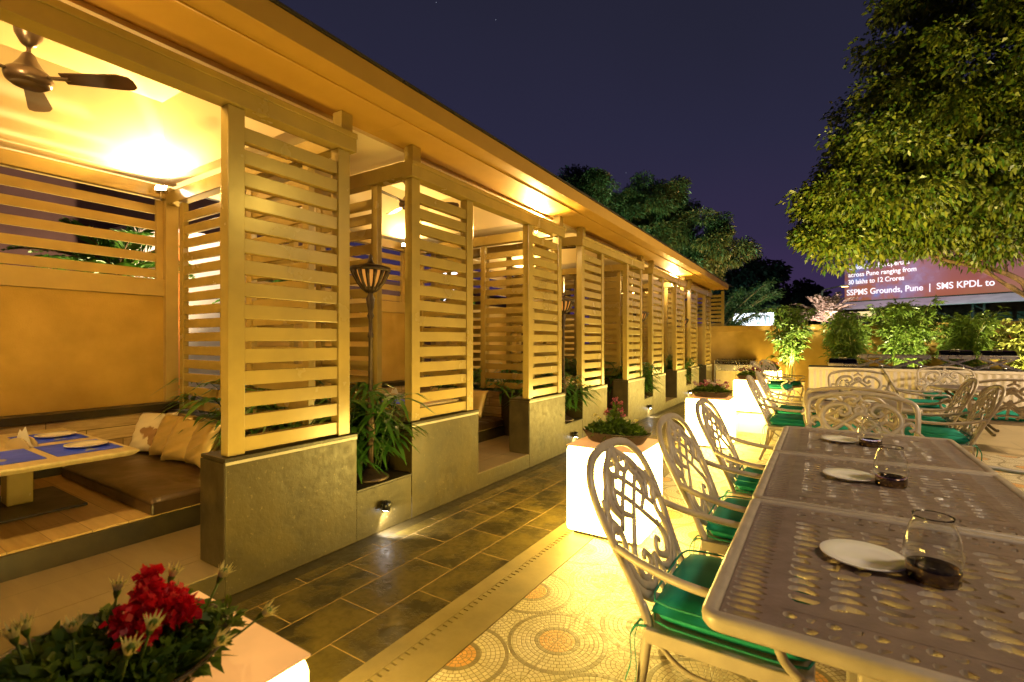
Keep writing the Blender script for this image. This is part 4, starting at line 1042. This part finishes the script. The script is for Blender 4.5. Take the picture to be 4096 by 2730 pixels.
def chafing(x, kind, label):
    t = thing('chafing_dish', label, 'chafing dish', (x, Yb + .32, .957), 0, 'steel chafing dishes on the buffet')
    w = .27; dz = 0
    if kind != 'low':
        for y in (-.19, .19):
            for s in (-1, 1): MB().tube([(-.31 * s, y + .005 * s, .006), (.29 * s, y + .005 * s, .235)], .02, 4, .5, up=(0, 1, 0)).build('stand', 'steel', t)
        MB().tube([(-.30, -.19, .008), (-.30, .19, .008)], .007, 6).tube([(.30, -.19, .008), (.30, .19, .008)], .007, 6).build('stand', 'steel', t)
        for s in (-1, 1): MB().lathe([(0, 0), (.045, 0), (.045, .055), (.0, .055)], 16, c=(.13 * s, 0, .0)).build('burner', 'steel', t, True)
        dz = .20
    b = MB().box(-w, w, -.19, .19, dz + .01, dz + .07).box(-w - .02, w + .02, -.21, .21, dz + .07, dz + .082); b.build('pan', 'steel', t, bevel=.008)
    if kind in ('lid', 'low'):
        pr = []; b = MB(); n = 10
        for k in range(n + 1):
            a = math.pi * k / n; pr.append((math.cos(a) * .19, dz + .084 + max(0, math.sin(a)) ** .6 * .10))
        for s in (0, 1):
            xx = (-w + .01, w - .01)[s]; b.v += [(xx, y, z) for y, z in pr]
        b.f = [(k, k + 1, n + 2 + k, n + 1 + k) for k in range(n)] + [tuple(range(n + 1))[::-1], tuple(range(n + 1, 2 * n + 2))]
        b.build('lid', MATS.get('lid') or mat('lid', (.04, .035, .03), .12, .05, metal=1.0), t, bevel=.02)
        MB().tube([(-.07, -.1, dz + .17), (-.07, -.1, dz + .20), (.07, -.1, dz + .20), (.07, -.1, dz + .17)], .006, 6).build('handle', 'steel', t, True)
def onbuf(D):  # column of the picture -> x on the buffet
    u = (D - 1176.5) / 1111; a, c = math.sin(R(32.636)), math.cos(R(32.636)); dx = -a + c * u; dy = c + a * u
    return dx / dy * (Yb + .3)
for D, k, l in ((1936, 'low', 'low covered chafing dish at the left end of the buffet'), (2008, 'open', 'open steel chafing stand, second from the left'), (2096, 'open', 'open steel chafing stand in the middle of the row'),
                (2193, 'lid', 'chafing dish with dark lid, second from the right'), (2289, 'lid', 'chafing dish with dark lid at the right end of the row')): chafing(onbuf(D), k, l)

# ------------------------------------------------------------------ bamboo and shrubs by the wall
def bamboo(x, y, z0, h, n, label, seed, sp=.35, mt='leaf_bamboo', L=.20, Wd=.020, planter=None, nl=26, lean=.5):
    rs = np.random.RandomState(seed); r = random.Random(seed)
    t = thing('bamboo_plant' if mt == 'leaf_bamboo' else 'leafy_shrub', label, 'bamboo' if mt == 'leaf_bamboo' else 'shrub', (x, y, z0), 0, 'plants along the garden wall')
    b = MB(); P = []; Dd = []
    for k in range(n):
        a = r.uniform(0, 6.28); q = r.uniform(0, .16); bx, by = math.cos(a) * q, math.sin(a) * q * .6
        tx, ty = bx + r.gauss(0, sp * lean), by + r.gauss(0, sp * .35); hh = h * r.uniform(.62, 1.0)
        pts = crom([(bx, by, 0), (bx + (tx - bx) * .25, by + (ty - by) * .25, hh * .45), (bx + (tx - bx) * .6, by + (ty - by) * .6, hh * .8), (tx, ty, hh)], 5)
        b.tube(pts, [.011 - .008 * j / (len(pts) - 1) for j in range(len(pts))], 5)
        for _ in range(nl):
            f = r.uniform(.22, 1.0) ** .8; j = min(len(pts) - 1, int(f * (len(pts) - 1))); p = pts[j]
            az = r.uniform(0, 6.28); ln = r.uniform(.08, .42) * (1.2 - .4 * f); e = p + Vector((math.cos(az) * ln, math.sin(az) * ln * .8, ln * r.uniform(-.2, .5)))
            for _2 in range(9):
                s = r.uniform(.3, 1); P.append(tuple(p.lerp(e, s) + Vector((r.gauss(0, .02), r.gauss(0, .02), r.gauss(0, .02))))); v = (e - p).normalized() * .8 + Vector((r.gauss(0, .5), r.gauss(0, .5), r.gauss(-.25, .4))); Dd.append(tuple(v))
    b.build('stems', 'bamboo', t, True)
    P = np.array(P); Dd = np.array(Dd); V, F = leaves(P, Dd, L * rs.uniform(.6, 1.1, len(P)), Wd, rs, .25)
    flat_arrays('foliage', V, F, mt, t)
def ribbed(x, y, w, label):
    t = thing('trough_planter', label, 'planter', (x, y, 0), 0, 'ribbed trough planters by the wall')
    b = MB().box(-w / 2, w / 2, -.18, .18, 0, .36)
    for k in range(7): b.box(-w / 2 - .006, w / 2 + .006, -.188, .188, .02 + k * .048, .05 + k * .048)
    b.box(-w / 2 - .012, w / 2 + .012, -.195, .195, .352, .375); b.build('box', 'planter_rib', t, bevel=.004)
    MB().box(-w / 2 + .03, w / 2 - .03, -.15, .15, .30, .378).build('soil', 'soil', t)
ribbed(-.72, 16.2, .62, 'ribbed trough planter with the brightest bamboo left of the buffet')
for i, (x, l) in enumerate(((.75, 'left end'), (2.0, 'middle left'), (3.15, 'middle right'), (4.35, 'right end'))): ribbed(x, 16.2, .7, 'ribbed trough planter hidden behind the buffet, %s' % l)
bamboo(-.75, 16.2, .375, 2.35, 13, 'bright uplit bamboo in the trough left of the buffet', 1, .46, nl=20)
bamboo(.60, 16.3, .375, 2.0, 18, 'dark bamboo behind the low covered dish', 2, .62, nl=24)
bamboo(1.75, 16.2, .375, 2.25, 24, 'dense uplit bamboo behind the open chafing stands', 3, .55, nl=27)
bamboo(3.05, 16.3, .375, 1.95, 18, 'dark bamboo right of the middle, under the tree', 4, .65, nl=24)
bamboo(4.15, 16.2, .375, 1.75, 16, 'yellow uplit shrub with broad leaves behind the right chafing dishes', 5, .5, 'leaf_shrub', .14, .034, nl=26)
def uplight(x, y, to, e, label, col=(1, .88, .45), ang=70):
    t = thing('garden_uplight', label, 'garden light', (x, y, 0), 0, 'small uplights among the plants')
    MB().tube([(0, 0, 0), (0, 0, .33)], .012, 8).tube([(0, 0, .31), (0, .0, .38)], .035, 14).build('housing', 'black', t, True)
    MB().lathe([(0, .383), (.028, .383)], 14, cap=False).build('lens', 'lamp_face', t)
    spot('uplight_lamp', (x, y, .40), to, e, col, ang, .8, .03, t)
uplight(-.80, 15.45, (-.74, 16.25, 2.0), 900, 'uplight under the bright bamboo')
uplight(1.80, 14.9, (1.78, 16.3, 2.0), 800, 'uplight under the dense bamboo')
uplight(4.25, 15.1, (4.10, 16.3, 1.6), 900, 'uplight under the yellow shrub', (1, .85, .35))

# ------------------------------------------------------------------ glassware cart
t = thing('service_cart', 'stainless service counter carrying rows of glass jars at the end of the path', 'service cart', (-2.28, 16.75, 0))
MB().box(-.58, .58, -.22, .22, .0, .60).build('cabinet', 'drawer', t, bevel=.005)
for x in (-.575, .005):
    d = MB().box(x + .01, x + .565, -.238, -.222, .06, .60).build('door', 'drawer', t, bevel=.004)
    d = MB().box(x + .01, x + .565, -.240, -.222, .64, .76).build('drawer', 'steel', t, bevel=.004)
    MB().box(x + .05, x + .52, -.255, -.242, .70, .71).build('handle', 'steel', d)
MB().box(-.58, .58, -.22, .22, .602, .78).build('drawer_box', 'steel', t)
MB().box(-.60, .60, -.25, .24, .782, .80).build('counter', 'steel', t, bevel=.003)
for x in (-.615, .60): MB().box(x, x + .015, -.24, .24, .0, .92).build('side_post', 'steel', t)
j0 = []
for r_ in range(2):
    for k in range(11):
        loc = (-2.28 - .52 + .104 * k, 16.64 + .14 * r_, .801)
        lab = 'glass jar, %s from the left in the %s row on the service counter' % (('first', 'second', 'third', 'fourth', 'fifth', 'sixth', 'seventh', 'eighth', 'ninth', 'tenth', 'eleventh')[k], ('front', 'back')[r_])
        if j0: dup(j0[0], loc, 0, lab)
        else:
            o = MB().lathe([(0, 0), (.036, 0), (.042, .02), (.044, .12), (.036, .145), (.038, .17), (.034, .17), (.032, .145), (.040, .12), (.038, .02), (0, .006)], 18, cap=False).build('glass_jar', 'glass', None, True, 0, loc)
            tag(o, lab, 'glass jar', 'glass jars on the service counter'); j0.append(o)

# ------------------------------------------------------------------ hoarding with lettering, and the shed under it
DV = Vector((.925, -.381, 0)).normalized(); P0 = Vector((1.19, 35.98, 0)); AZ = math.atan2(DV.y, DV.x)
t = thing('billboard', 'huge backlit orange and blue property hoarding behind the tree', 'billboard', (P0.x, P0.y, 4.0), AZ)
MB().box(0, 15, -.0, .3, .0, 7.5).build('panel', 'poster', t)
MB().box(-.1, 15.1, -.06, .34, -.22, -.004).build('frame', 'black', t)
for x in (1.5, 6, 10.5, 14.5): MB().box(x, x + .25, .31, .56, -4, 7.4).build('post', 'shed', t)
def text(s, x, z, width, cap, m, parent, y=-.02, name='lettering'):
    cu = bpy.data.curves.new('txt', 'FONT'); cu.body = s; cu.size = 1; cu.extrude = .012; cu.offset = .012
    o = bpy.data.objects.new('txt', cu); COL.objects.link(o)
    dg = bpy.context.evaluated_depsgraph_get(); me = bpy.data.meshes.new_from_object(o.evaluated_get(dg))
    bpy.data.objects.remove(o); bpy.data.curves.remove(cu)
    n = len(me.vertices); co = np.empty(n * 3, dtype=np.float32); me.vertices.foreach_get('co', co); co = co.reshape(-1, 3)
    w = co[:, 0].max() - co[:, 0].min(); x0 = co[:, 0].min(); out = np.empty_like(co)
    out[:, 0] = (co[:, 0] - x0) * (width / w) + x; out[:, 2] = co[:, 1] * cap / .70 + z; out[:, 1] = y - co[:, 2]
    me.vertices.foreach_set('co', out.ravel()); me.update(); me.materials.clear()
    return link(name, me, m, parent)
text('Exhibition of properties', .20, 1.90, 3.0, .27, 'text_glow', t)
text('across Pune ranging from', .20, 1.46, 3.3, .27, 'text_glow', t)
text('30 lakhs to 12 Crores', .20, 1.02, 2.75, .27, 'text_glow', t)
text('SSPMS Grounds, Pune  |  SMS KPDL to', .12, .36, 6.5, .34, 'text_glow', t)
text('HIL', 5.55, 2.95, .62, .34, 'text_glow', t)
MB().box(5.45, 6.9, -.03, -.005, 1.65, 2.45).build('tag', 'tag_orange', t)
text('E', 5.7, 1.85, .35, .4, 'poster', t, -.04)
s2 = P0 - Vector((-DV.y, DV.x, 0)) * 1.4
t = thing('shed', 'dark open shed with a pale awning below the hoarding', 'shed', (s2.x, s2.y, 0), AZ)
b = MB(); b.v = [(-.6, -.4, 3.42), (15, -.4, 3.42), (15, 1.2, 3.92), (-.6, 1.2, 3.92), (-.6, -.4, 3.39), (15, -.4, 3.39), (15, 1.2, 3.89), (-.6, 1.2, 3.89)]
b.f = [(0, 1, 2, 3), (7, 6, 5, 4), (0, 4, 5, 1), (1, 5, 6, 2), (2, 6, 7, 3), (3, 7, 4, 0)]; b.build('awning', 'canvas', t)
MB().box(-.6, 15, 1.3, 1.4, 0, 3.8).build('back_wall', 'shed', t)
for k, x in enumerate((.2, 1.7, 2.2, 4.0, 6.1, 6.5, 8, 10)): MB().box(x, x + .09, -.3, -.21, 0, 3.38).build('post', 'shed', t)
MB().tube([(4.2, -.25, 3.3), (6.0, -.25, 2.5)], .03, 4).tube([(6.2, -.25, 3.3), (7.6, -.25, 2.4)], .03, 4).box(-.6, 12, -.3, -.24, 2.5, 2.55).build('rail', 'shed', t)
o = MB().box(-.45, .45, -.03, .03, -.14, .14).build('small_sign', emis('sign_yellow', (.75, .5, .12), .7), None, loc=(P0.x + .95, 33.6, 3.1), rz=AZ)
tag(o, 'small yellow sign under the left end of the awning', 'sign')
spot('awning_fill', (2.2, 31.5, 6.5), (3.6, 34.2, 3.6), 200, (1, .82, .95), 130, .8, .3)  # bare spots added in mid-air to light the awning, no fixtures
spot('awning_fill', (7.2, 29.5, 6.5), (8, 32.4, 3.6), 160, (.9, .8, 1), 130, .8, .3)
# distant white screen
t = thing('lit_screen', 'bright white lit hoarding beyond the wall right of the roof', 'billboard', (-4.25, 39.5, 2.6), R(-2))
MB().box(-1.35, 1.35, 0, .15, 0, 1.05).build('screen', 'sign_white', t)
b = MB()
for x, w, z, h in ((.15, .18, .55, .3), (.37, .16, .5, .4), (.72, .2, .2, .65), (1.0, .14, .2, .7), (.2, .3, .2, .22)): b.box(x, x + w, -.012, -.003, z, z + h)
b.build('print', 'sign_print', t)
MB().box(-1.42, 1.42, -.02, .2, 1.055, 1.12).box(-1.0, -.8, .16, .3, -2.6, 1.0).box(.8, 1.0, .16, .3, -2.6, 1.0).build('frame', 'shed', t)
# street lamp behind the palm
t = thing('street_lamp', 'street lamp with a warm lit head behind the silver palm', 'street lamp', (.02, 30.0, 0))
MB().tube([(0, 0, 0), (0, 0, 4.15), (.12, 0, 4.25), (.95, 0, 4.42)], [.06, .05, .04, .03], 8).build('pole', 'pole', t, True)
MB().box(.8, 1.15, -.08, .08, 4.36, 4.43).build('head', 'pole', t, bevel=.02)
MB().box(.84, 1.12, -.06, .06, 4.335, 4.358).build('lamp_glass', 'lamp_orange', t)

# ------------------------------------------------------------------ trees
def crown(name, lobes, n_cl, per, L, Wd, m, parent, seed, cl_r=.45, shell=.55, flat=1.0, droop=.3):
    rs = np.random.RandomState(seed); P = []; D = []
    vol = np.array([l[3] * l[4] * l[5] for l in lobes]); cnt = np.maximum(3, (n_cl * vol ** .8 / (vol ** .8).sum()).astype(int))
    for l, c in zip(lobes, cnt):
        d = rs.normal(size=(c, 3)); d /= np.linalg.norm(d, axis=1, keepdims=True)
        r = shell + (1 - shell) * rs.uniform(0, 1, (c, 1)) ** .7
        C = np.array(l[:3]) + d * r * np.array(l[3:6])
        for q, dd in zip(C, d):
            k = int(per * rs.uniform(.5, 1.4)); cr_ = cl_r * rs.uniform(.6, 1.3)
            e = rs.normal(size=(k, 3)); e /= np.linalg.norm(e, axis=1, keepdims=True)
            rr_ = rs.uniform(.15, 1, (k, 1)) ** .6
            P.append(q + e * rr_ * cr_ * np.array([1, 1, .7 * flat])); D.append(e * .6 + dd * .5 + rs.normal(size=(k, 3)) * .4 + np.array([0, 0, -.25]))
    P = np.concatenate(P); D = np.concatenate(D)
    V, F = leaves(P, D, L * rs.uniform(.6, 1.2, len(P)), Wd * rs.uniform(.7, 1.2, len(P)), rs, droop)
    return flat_arrays(name, V, F, m, parent)
t = thing('leafy_tree', 'big leafy tree overhanging the right side of the terrace', 'tree', (0, 0, 0))
lob = [(3.9, 13.9, 6.9, 3.5, 3.2, 3.4), (3.0, 13.5, 6.5, 2.2, 2.2, 1.8), (1.3, 13.2, 4.7, 2.0, 1.8, 1.25), (.55, 13.0, 4.2, 1.05, 1.1, .75), (2.4, 13.4, 5.6, 2.4, 2.2, 1.8), (2.9, 13.6, 4.0, 1.5, 1.5, .7), (5.5, 14.2, 5.6, 2.6, 2.6, 2.2), (1.2, 13.2, 5.5, 1.1, 1.2, .9), (2.9, 13.4, 8.6, 1.5, 1.5, 1.3), (.25, 12.9, 3.6, .85, .9, .42), (.45, 12.9, 4.5, .9, 1.0, .8), (1.35, 13.1, 3.72, 1.1, .9, .42), (2.5, 13.3, 3.75, 1.1, .9, .4)]
crown('crown', lob, 1050, 200, .115, .030, 'leaf_tree', t, 5, .44, .5)
b = MB(); base = (4.35, 14.1, 0)
b.tube(crom([base, (4.2, 14.1, 1.2), (3.85, 14.05, 2.5), (3.6, 14.0, 3.8), (3.45, 13.9, 5.5), (3.3, 13.9, 7.5)], 5), [.19 - .0055 * j for j in range(26)], 10)
r = random.Random(2)
for p0, p1, p2, p3, w in (((3.9, 14.05, 2.3), (3.2, 13.8, 2.9), (2.2, 13.6, 3.25), (1.0, 13.3, 3.9), .07), ((4.15, 14.1, 1.5), (3.7, 13.8, 2.2), (3.1, 13.6, 2.7), (2.6, 13.5, 3.2), .075), ((3.65, 14, 3.5), (3.0, 13.7, 4.4), (2.2, 13.4, 5.2), (1.4, 13.2, 6), .07),
                          ((3.8, 14, 2.8), (4.4, 13.9, 4), (5, 14, 5), (5.6, 14, 6), .09), ((3.7, 14, 3.2), (3.3, 13.6, 3.8), (2.8, 13.2, 4.3), (2.4, 12.8, 5), .06), ((3.5, 14, 4.6), (2.9, 14, 6), (2.5, 14, 7), (2.0, 14, 8), .06)):
    pts = crom([p0, p1, p2, p3], 5); b.tube(pts, [w * (1 - .75 * j / (len(pts) - 1)) for j in range(len(pts))], 7)
    for _ in range(5):
        q = pts[r.randrange(5, len(pts))]; e = q + Vector((r.uniform(-.8, .3), r.uniform(-.6, .4), r.uniform(.1, .7))); b.tube([q, q.lerp(e, .5) + Vector((0, 0, .06)), e], [w * .35, w * .22, .006], 5)
b.build('trunk', 'bark', t, True)
def far_tree(label, lobes, trunk, seed, n_cl, per, m='leaf_far', L=.22, Wd=.032, cl=.6, name='feathery_tree', flat=.8):
    t = thing(name, label, 'tree', (0, 0, 0), 0, 'trees behind the pavilion' if m == 'leaf_far' else 'dark distant trees')
    crown('crown', lobes, n_cl, per, L, Wd, m, t, seed, cl, .4, flat)
    b = MB()
    for l in lobes:
        b.tube(crom([trunk, ((trunk[0] * .7 + l[0] * .3), (trunk[1] * .7 + l[1] * .3), l[2] * .5), (l[0], l[1], l[2])], 5), [.28, .26, .24, .22, .2, .17, .15, .12, .1, .07, .04], 7)
    b.build('trunk', 'bark', t, True)
def wp(D, y, t):  # direction helper used only to choose where the far trees stand
    u = (D - 1176.5) / 1111; a, c = math.sin(R(32.636)), math.cos(R(32.636))
    return (t * (-a + c * u), t * (c + a * u), 1.5 + (787 - y) * t / 1111)
A = lambda D, y, t, rx, ry, rz: (*wp(D, y, t), rx, ry, rz)
far_tree('feathery green tree rising behind the pavilion roof, the largest of them', [A(1500, 470, 27, 2.4, 2.4, 1.4), A(1410, 500, 27, 1.9, 2, 1.2), A(1590, 540, 27, 2.2, 2.2, 1.1), A(1480, 560, 27, 2.6, 2.4, 1.2), A(1655, 570, 26, 1.7, 1.7, .9), A(1560, 630, 27, 2.0, 2, 1.0)], (-7.6, 26.0, 0), 8, 330, 300)
far_tree('smaller feathery green tree at the left, next to the roof edge', [A(1330, 435, 25, 1.6, 1.6, 1.0), A(1280, 470, 25, 1.5, 1.5, 1.0)], (-11, 22.0, 0), 9, 90, 300)
for k, (D, y, r_) in enumerate(((1690, 660, 2.2), (1745, 650, 2.2), (1840, 690, 1.7))):
    far_tree('dark silhouetted tree %s' % ('left of the white hoarding', 'above the white hoarding', 'right of the white hoarding')[k], [A(D, y, 44, r_, r_, r_), A(D - 10, y + 45, 44, r_ * .9, r_, r_ * .9)], wp(D, 790, 44)[:2] + (0,), 20 + k, 60, 90, 'leaf_shadow', .5, .16, .9, 'dark_tree')
# wispy branch tree right of the roof end
t = thing('wispy_tree', 'wispy branching tree just right of the roof end', 'tree', (0, 0, 0)); b = MB(); P = []; D = []; r = random.Random(8)
tb = Vector((-3.5, 21.6, 0))
for k in range(16):
    a = r.uniform(-.7, 1.0); e = tb + Vector((r.uniform(-.3, 2.0), r.uniform(-1, .5), r.uniform(2.2, 4.0)))
    pts = crom([tb + Vector((0, 0, .1)), tb.lerp(e, .4) + Vector((-.3, 0, .8)), tb.lerp(e, .8) + Vector((0, 0, .35)), e + Vector((.2, 0, -.15))], 6); b.tube(pts, [.05 * (1 - .9 * j / (len(pts) - 1)) for j in range(len(pts))], 5)
    for q in pts[8:]:
        for _ in range(34): P.append(tuple(q + Vector((r.gauss(0, .13), r.gauss(0, .13), r.gauss(0, .07))))); D.append((r.gauss(.5, .4), r.gauss(0, .4), r.gauss(-.2, .3)))
b.build('trunk', 'bark', t, True); V, F = leaves(np.array(P), np.array(D), .11, .012, np.random.RandomState(4), .2); flat_arrays('crown', V, F, 'leaf_far', t)
spot('wispy_fill', (-1.5, 19.0, 2.6), (-2.8, 21.4, 3.0), 260, (.85, 1, .45), 100, .8, .1)  # bare spot added so the wispy tree shows, no fixture

# palms: fronds with leaflets
def palm(loc, label, nf, fl, m, seed, trunk_h=2.0, ll=.30, lw=.012, name='palm', spread=1.0, tm='bark', stems=1):
    t = thing(name, label, 'palm', loc, 0, 'palms around the terrace'); r = random.Random(seed); P = []; D = []; Ls = []; b = MB()
    for k in range(nf):
        az = 2 * math.pi * k / nf + r.uniform(-.3, .3); up = r.uniform(.25, 1.35) * spread; L = fl * r.uniform(.75, 1.1)
        d = Vector((math.cos(az) * math.cos(up), math.sin(az) * math.cos(up), math.sin(up)))
        o = Vector((0, 0, trunk_h)); pts = [o + d * L * f + Vector((0, 0, -1)) * (L * f ** 2 * .42) for f in [j / 12 for j in range(13)]]
        b.tube(pts, [.012 * (1 - .7 * j / 12) for j in range(13)], 5)
        for j in range(1, 13):
            for h in (0, .5):
                p = pts[j].lerp(pts[j - 1], h); tg = (pts[j] - pts[j - 1]).normalized(); s = tg.cross(Vector((0, 0, 1)))
                if s.length < .05: s = Vector((1, 0, 0))
                s.normalize(); f = j / 12
                for sg in (-1, 1):
                    P.append(tuple(p)); D.append(tuple(tg * .75 + s * sg * .8 + Vector((0, 0, .25)))); Ls.append(ll * math.sin(math.pi * (.12 + .83 * f)) * r.uniform(.8, 1.1))
    b.tube([(0, 0, 0), (0, 0, trunk_h)], [.11, .08], 9); b.build('trunk', tm, t, True)
    V, F = leaves(np.array(P), np.array(D), np.array(Ls), lw, np.random.RandomState(seed), .25); flat_arrays('fronds', V, F, m, t)
    return t
palm((.08, 20.5, 0), 'silvery date palm lit from below behind the garden wall', 54, 1.75, 'leaf_date', 3, 2.2, .36, .018, 'date_palm', 1.1)
spot('palm_fill', (-.1, 19.2, 1.4), (.08, 20.5, 2.9), 900, (1, .72, .66), 80, .8, .05)  # added spot without a fixture, lights the date palm
palm((2.95, 19.6, 0), 'dark palm behind the garden wall under the tree', 20, 1.0, 'leaf_palm', 6, 1.8, .28, .010, 'date_palm')

# strap leaved plants (rhapis clumps) in the gaps and behind the seats
def rhapis(loc, label, ns, h, seed, sx=.2, sy=.2, parent=None, group='leafy palms between the cabanas', nl=9):
    t = thing('lady_palm', label, 'plant', loc, 0, group); r = random.Random(seed); b = MB(); V = []; F = []
    for k in range(ns):
        x, y = r.uniform(-sx, sx), r.uniform(-sy, sy); hh = h * r.uniform(.35, 1.0); lx, ly = r.gauss(0, .12) + x * .5, r.gauss(0, .12) + y * .5
        b.tube([(x, y, 0), (x + lx * .5, y + ly * .5, hh * .6), (x + lx, y + ly, hh)], [.009, .007, .005], 5)
        for q in range(3):
            f = 1 - .22 * q; px, py, pz = x + lx * f, y + ly * f, hh * f; az0 = r.uniform(0, 6.28)
            ax = (px + math.cos(az0) * .1, py + math.sin(az0) * .1, pz + .09); b.tube([(px, py, pz), ax], .004, 4)
            for j in range(nl):
                an = az0 + (-1.7 + 3.4 * j / (nl - 1)) + r.gauss(0, .08); L = r.uniform(.24, .40); el = r.uniform(.0, .8); w = r.uniform(.014, .023)
                d = Vector((math.cos(an) * math.cos(el), math.sin(an) * math.cos(el), math.sin(el))); s = Vector((-math.sin(an), math.cos(an), 0)); o = Vector(ax); n0 = len(V)
                for i, fr in enumerate((0, .3, .65, 1.0)):
                    c = o + d * L * fr + Vector((0, 0, -1)) * L * .55 * fr ** 2; ww = w * (.35, 1, .9, .12)[i]
                    V.append(tuple(c + s * ww)); V.append(tuple(c - s * ww))
                F += [(n0 + 2 * i, n0 + 2 * i + 1, n0 + 2 * i + 3, n0 + 2 * i + 2) for i in range(3)]
    b.build('stems', 'stem', t, True); flat_arrays('foliage', V, F, 'leaf_palm', t)
n = 0
for i in range(4):
    yc = 2.72 + 3.5 * i
    for k, (x, h, ns) in enumerate(((-3.42, .72, 34), (-4.2, .75, 20), (-5.0, .8, 20))):
        rhapis((x, yc, .30), 'leafy palm clump in the %s gap, %s' % (('first', 'second', 'third', 'fourth')[i], ('just behind the torch', 'midway back', 'near the rear wall')[k]), ns, h, 40 + n, .22, .22); n += 1
palm((-7.2, 2.35, 0), 'palm seen through the rear louvres of the nearest cabana', 30, 1.1, 'leaf_palm', 12, 2.3, .34, .016)
palm((-7.4, 4.6, 0), 'palm behind the second cabana', 26, 1.1, 'leaf_palm', 13, 2.2, .34, .016)
palm((-7.4, 8.6, 0), 'palm behind the third cabana', 26, 1.1, 'leaf_palm', 14, 2.1, .34, .016)
palm((-7.2, 12.6, 0), 'palm behind the fourth cabana', 26, 1.1, 'leaf_palm', 15, 2.2, .34, .016)
spot('rear_fill', (-7.0, 3.4, .5), (-7.3, 2.4, 2.6), 900, (1, .75, .35), 120, .8, .05)  # bare spots added to brighten the palms behind the cabanas
spot('rear_fill', (-7.0, 9.6, .5), (-7.3, 8.6, 2.6), 500, (1, .8, .4), 120, .8, .05)
# pole and lit patch behind the nearest cabana
tag(MB().tube([(0, 0, 0), (0, 0, 4.5)], .055, 12).build('metal_pole', 'pole', None, True, 0, (-6.9, 1.09, 0)), 'grey metal pole behind the rear louvres of the nearest cabana', 'pole')
t = thing('site_hut', 'pale lit hut wall behind the nearest palm', 'hut', (-8.9, 3.4, 0)); MB().box(-.5, .5, -.45, .9, 0, 3.25).build('wall', 'canvas', t); MB().box(.501, .52, .1, .16, .5, 3.2).build('yellow_pipe', 'tag_orange', t)
spot('hut_lamp', (-7.9, 3.6, 3.6), (-8.4, 3.7, 2.4), 130, (1, .8, .5), 110, .8, .05)
t = thing('sign_panel', 'bright blue white lit panels seen through the louvres of the second cabana', 'sign', (-9.3, 11.2, 0), R(-8))
MB().box(0, .03, -.35, .35, 2.3, 4.3).build('panel', 'sign_white', t); MB().box(-.06, -.01, -.6, .6, 0, 4.35).build('frame', 'shed', t)
for i, (x, y, z) in enumerate(((-8.2, 20.5, 3.0), (-8.1, 24.2, 3.0))):
    t = thing('blue_lamp', 'blue white lamp shining through the far louvres, %s' % ('left one', 'right one')[i], 'lamp', (x, y, 0), 0)
    MB().tube([(0, 0, 0), (0, 0, z)], .03, 8).build('pole', 'pole', t); MB().lathe([(0, z), (.07, z + .04), (.09, z + .1), (.07, z + .17), (0, z + .2)], 16, cap=False).build('globe', 'cool_face', t, True)
b = MB(); b.v = []
scr = thing('slat_screen', 'slatted screen standing on the boundary wall beyond the roof end', 'screen', (0, 0, 0))
louvre(-6.0, -2.72, 17.27, 17.33, 2.04, 3.2, 'x', .09).build('slats', 'paint', scr); MB().box(-3.35, -3.25, 17.26, 17.34, 2.041, 3.19).build('post', 'paint', scr)

# ------------------------------------------------------------------ added fill light for terrace and trees (unseen pole lamps, bare spots)
def fill_pole_lamp(x, y, z, to, e, col, label, size=.35, ang=120):
    t = thing('terrace_fill_pole', label, 'pole lamp', (x, y, 0), 0, 'unseen pole lamps added beside the terrace')
    MB().tube([(0, 0, 0), (0, 0, z)], .045, 10).build('pole', 'black', t, True)
    MB().box(-.2, .2, -.12, .12, z, z + .08).build('head', 'black', t, bevel=.01)
    spot('pole_fill', (x, y, z - .05), to, e, col, ang, .8, size, t)
fill_pole_lamp(2.7, 2.0, 4.8, (.45, 3.3, .7), 450, (1, .78, .52), 'unseen added pole lamp right of the near tables', .35, 84)
fill_pole_lamp(4.6, 6.0, 4.6, (-3.0, 4.0, 1.2), 330, (1, .64, .10), 'unseen added pole lamp facing the cabanas from the right')
fill_pole_lamp(6.6, 8.0, 4.6, (1.5, 10.5, .6), 2300, (1, .76, .46), 'unseen added pole lamp at the right of the far tables')
spot('tree_fill', (.2, 9.6, 2.2), (2.5, 13.4, 6.0), 1250, (1, .80, .25), 120, .8, .2)  # added spot in mid-air to light the crown from front left
spot('trunk_fill', (3.4, 15.4, .5), (3.5, 14.0, 3.4), 160, (1, .75, .3), 100, .8, .05)  # added bare spot for light on trunk and branches
spot('tree_teal_fill', (-13.5, 20.5, 7.5), (-9, 25.5, 8.5), 7000, (.25, 1, .62), 120, .8, .2)  # bare teal spot added to tint the far trees, no fixture
spot('tree_orange_fill', (-3.2, 24.0, 3.2), (-5.5, 26, 6.2), 2600, (1, .5, .15), 110, .8, .2)  # bare orange spot added for the lower right of the far trees
spot('tree_pale_fill', (-7.2, 20.0, 4.0), (-6.8, 25.5, 8), 2200, (.7, 1, .5), 120, .8, .2)  # bare pale green spot added to lift the far trees
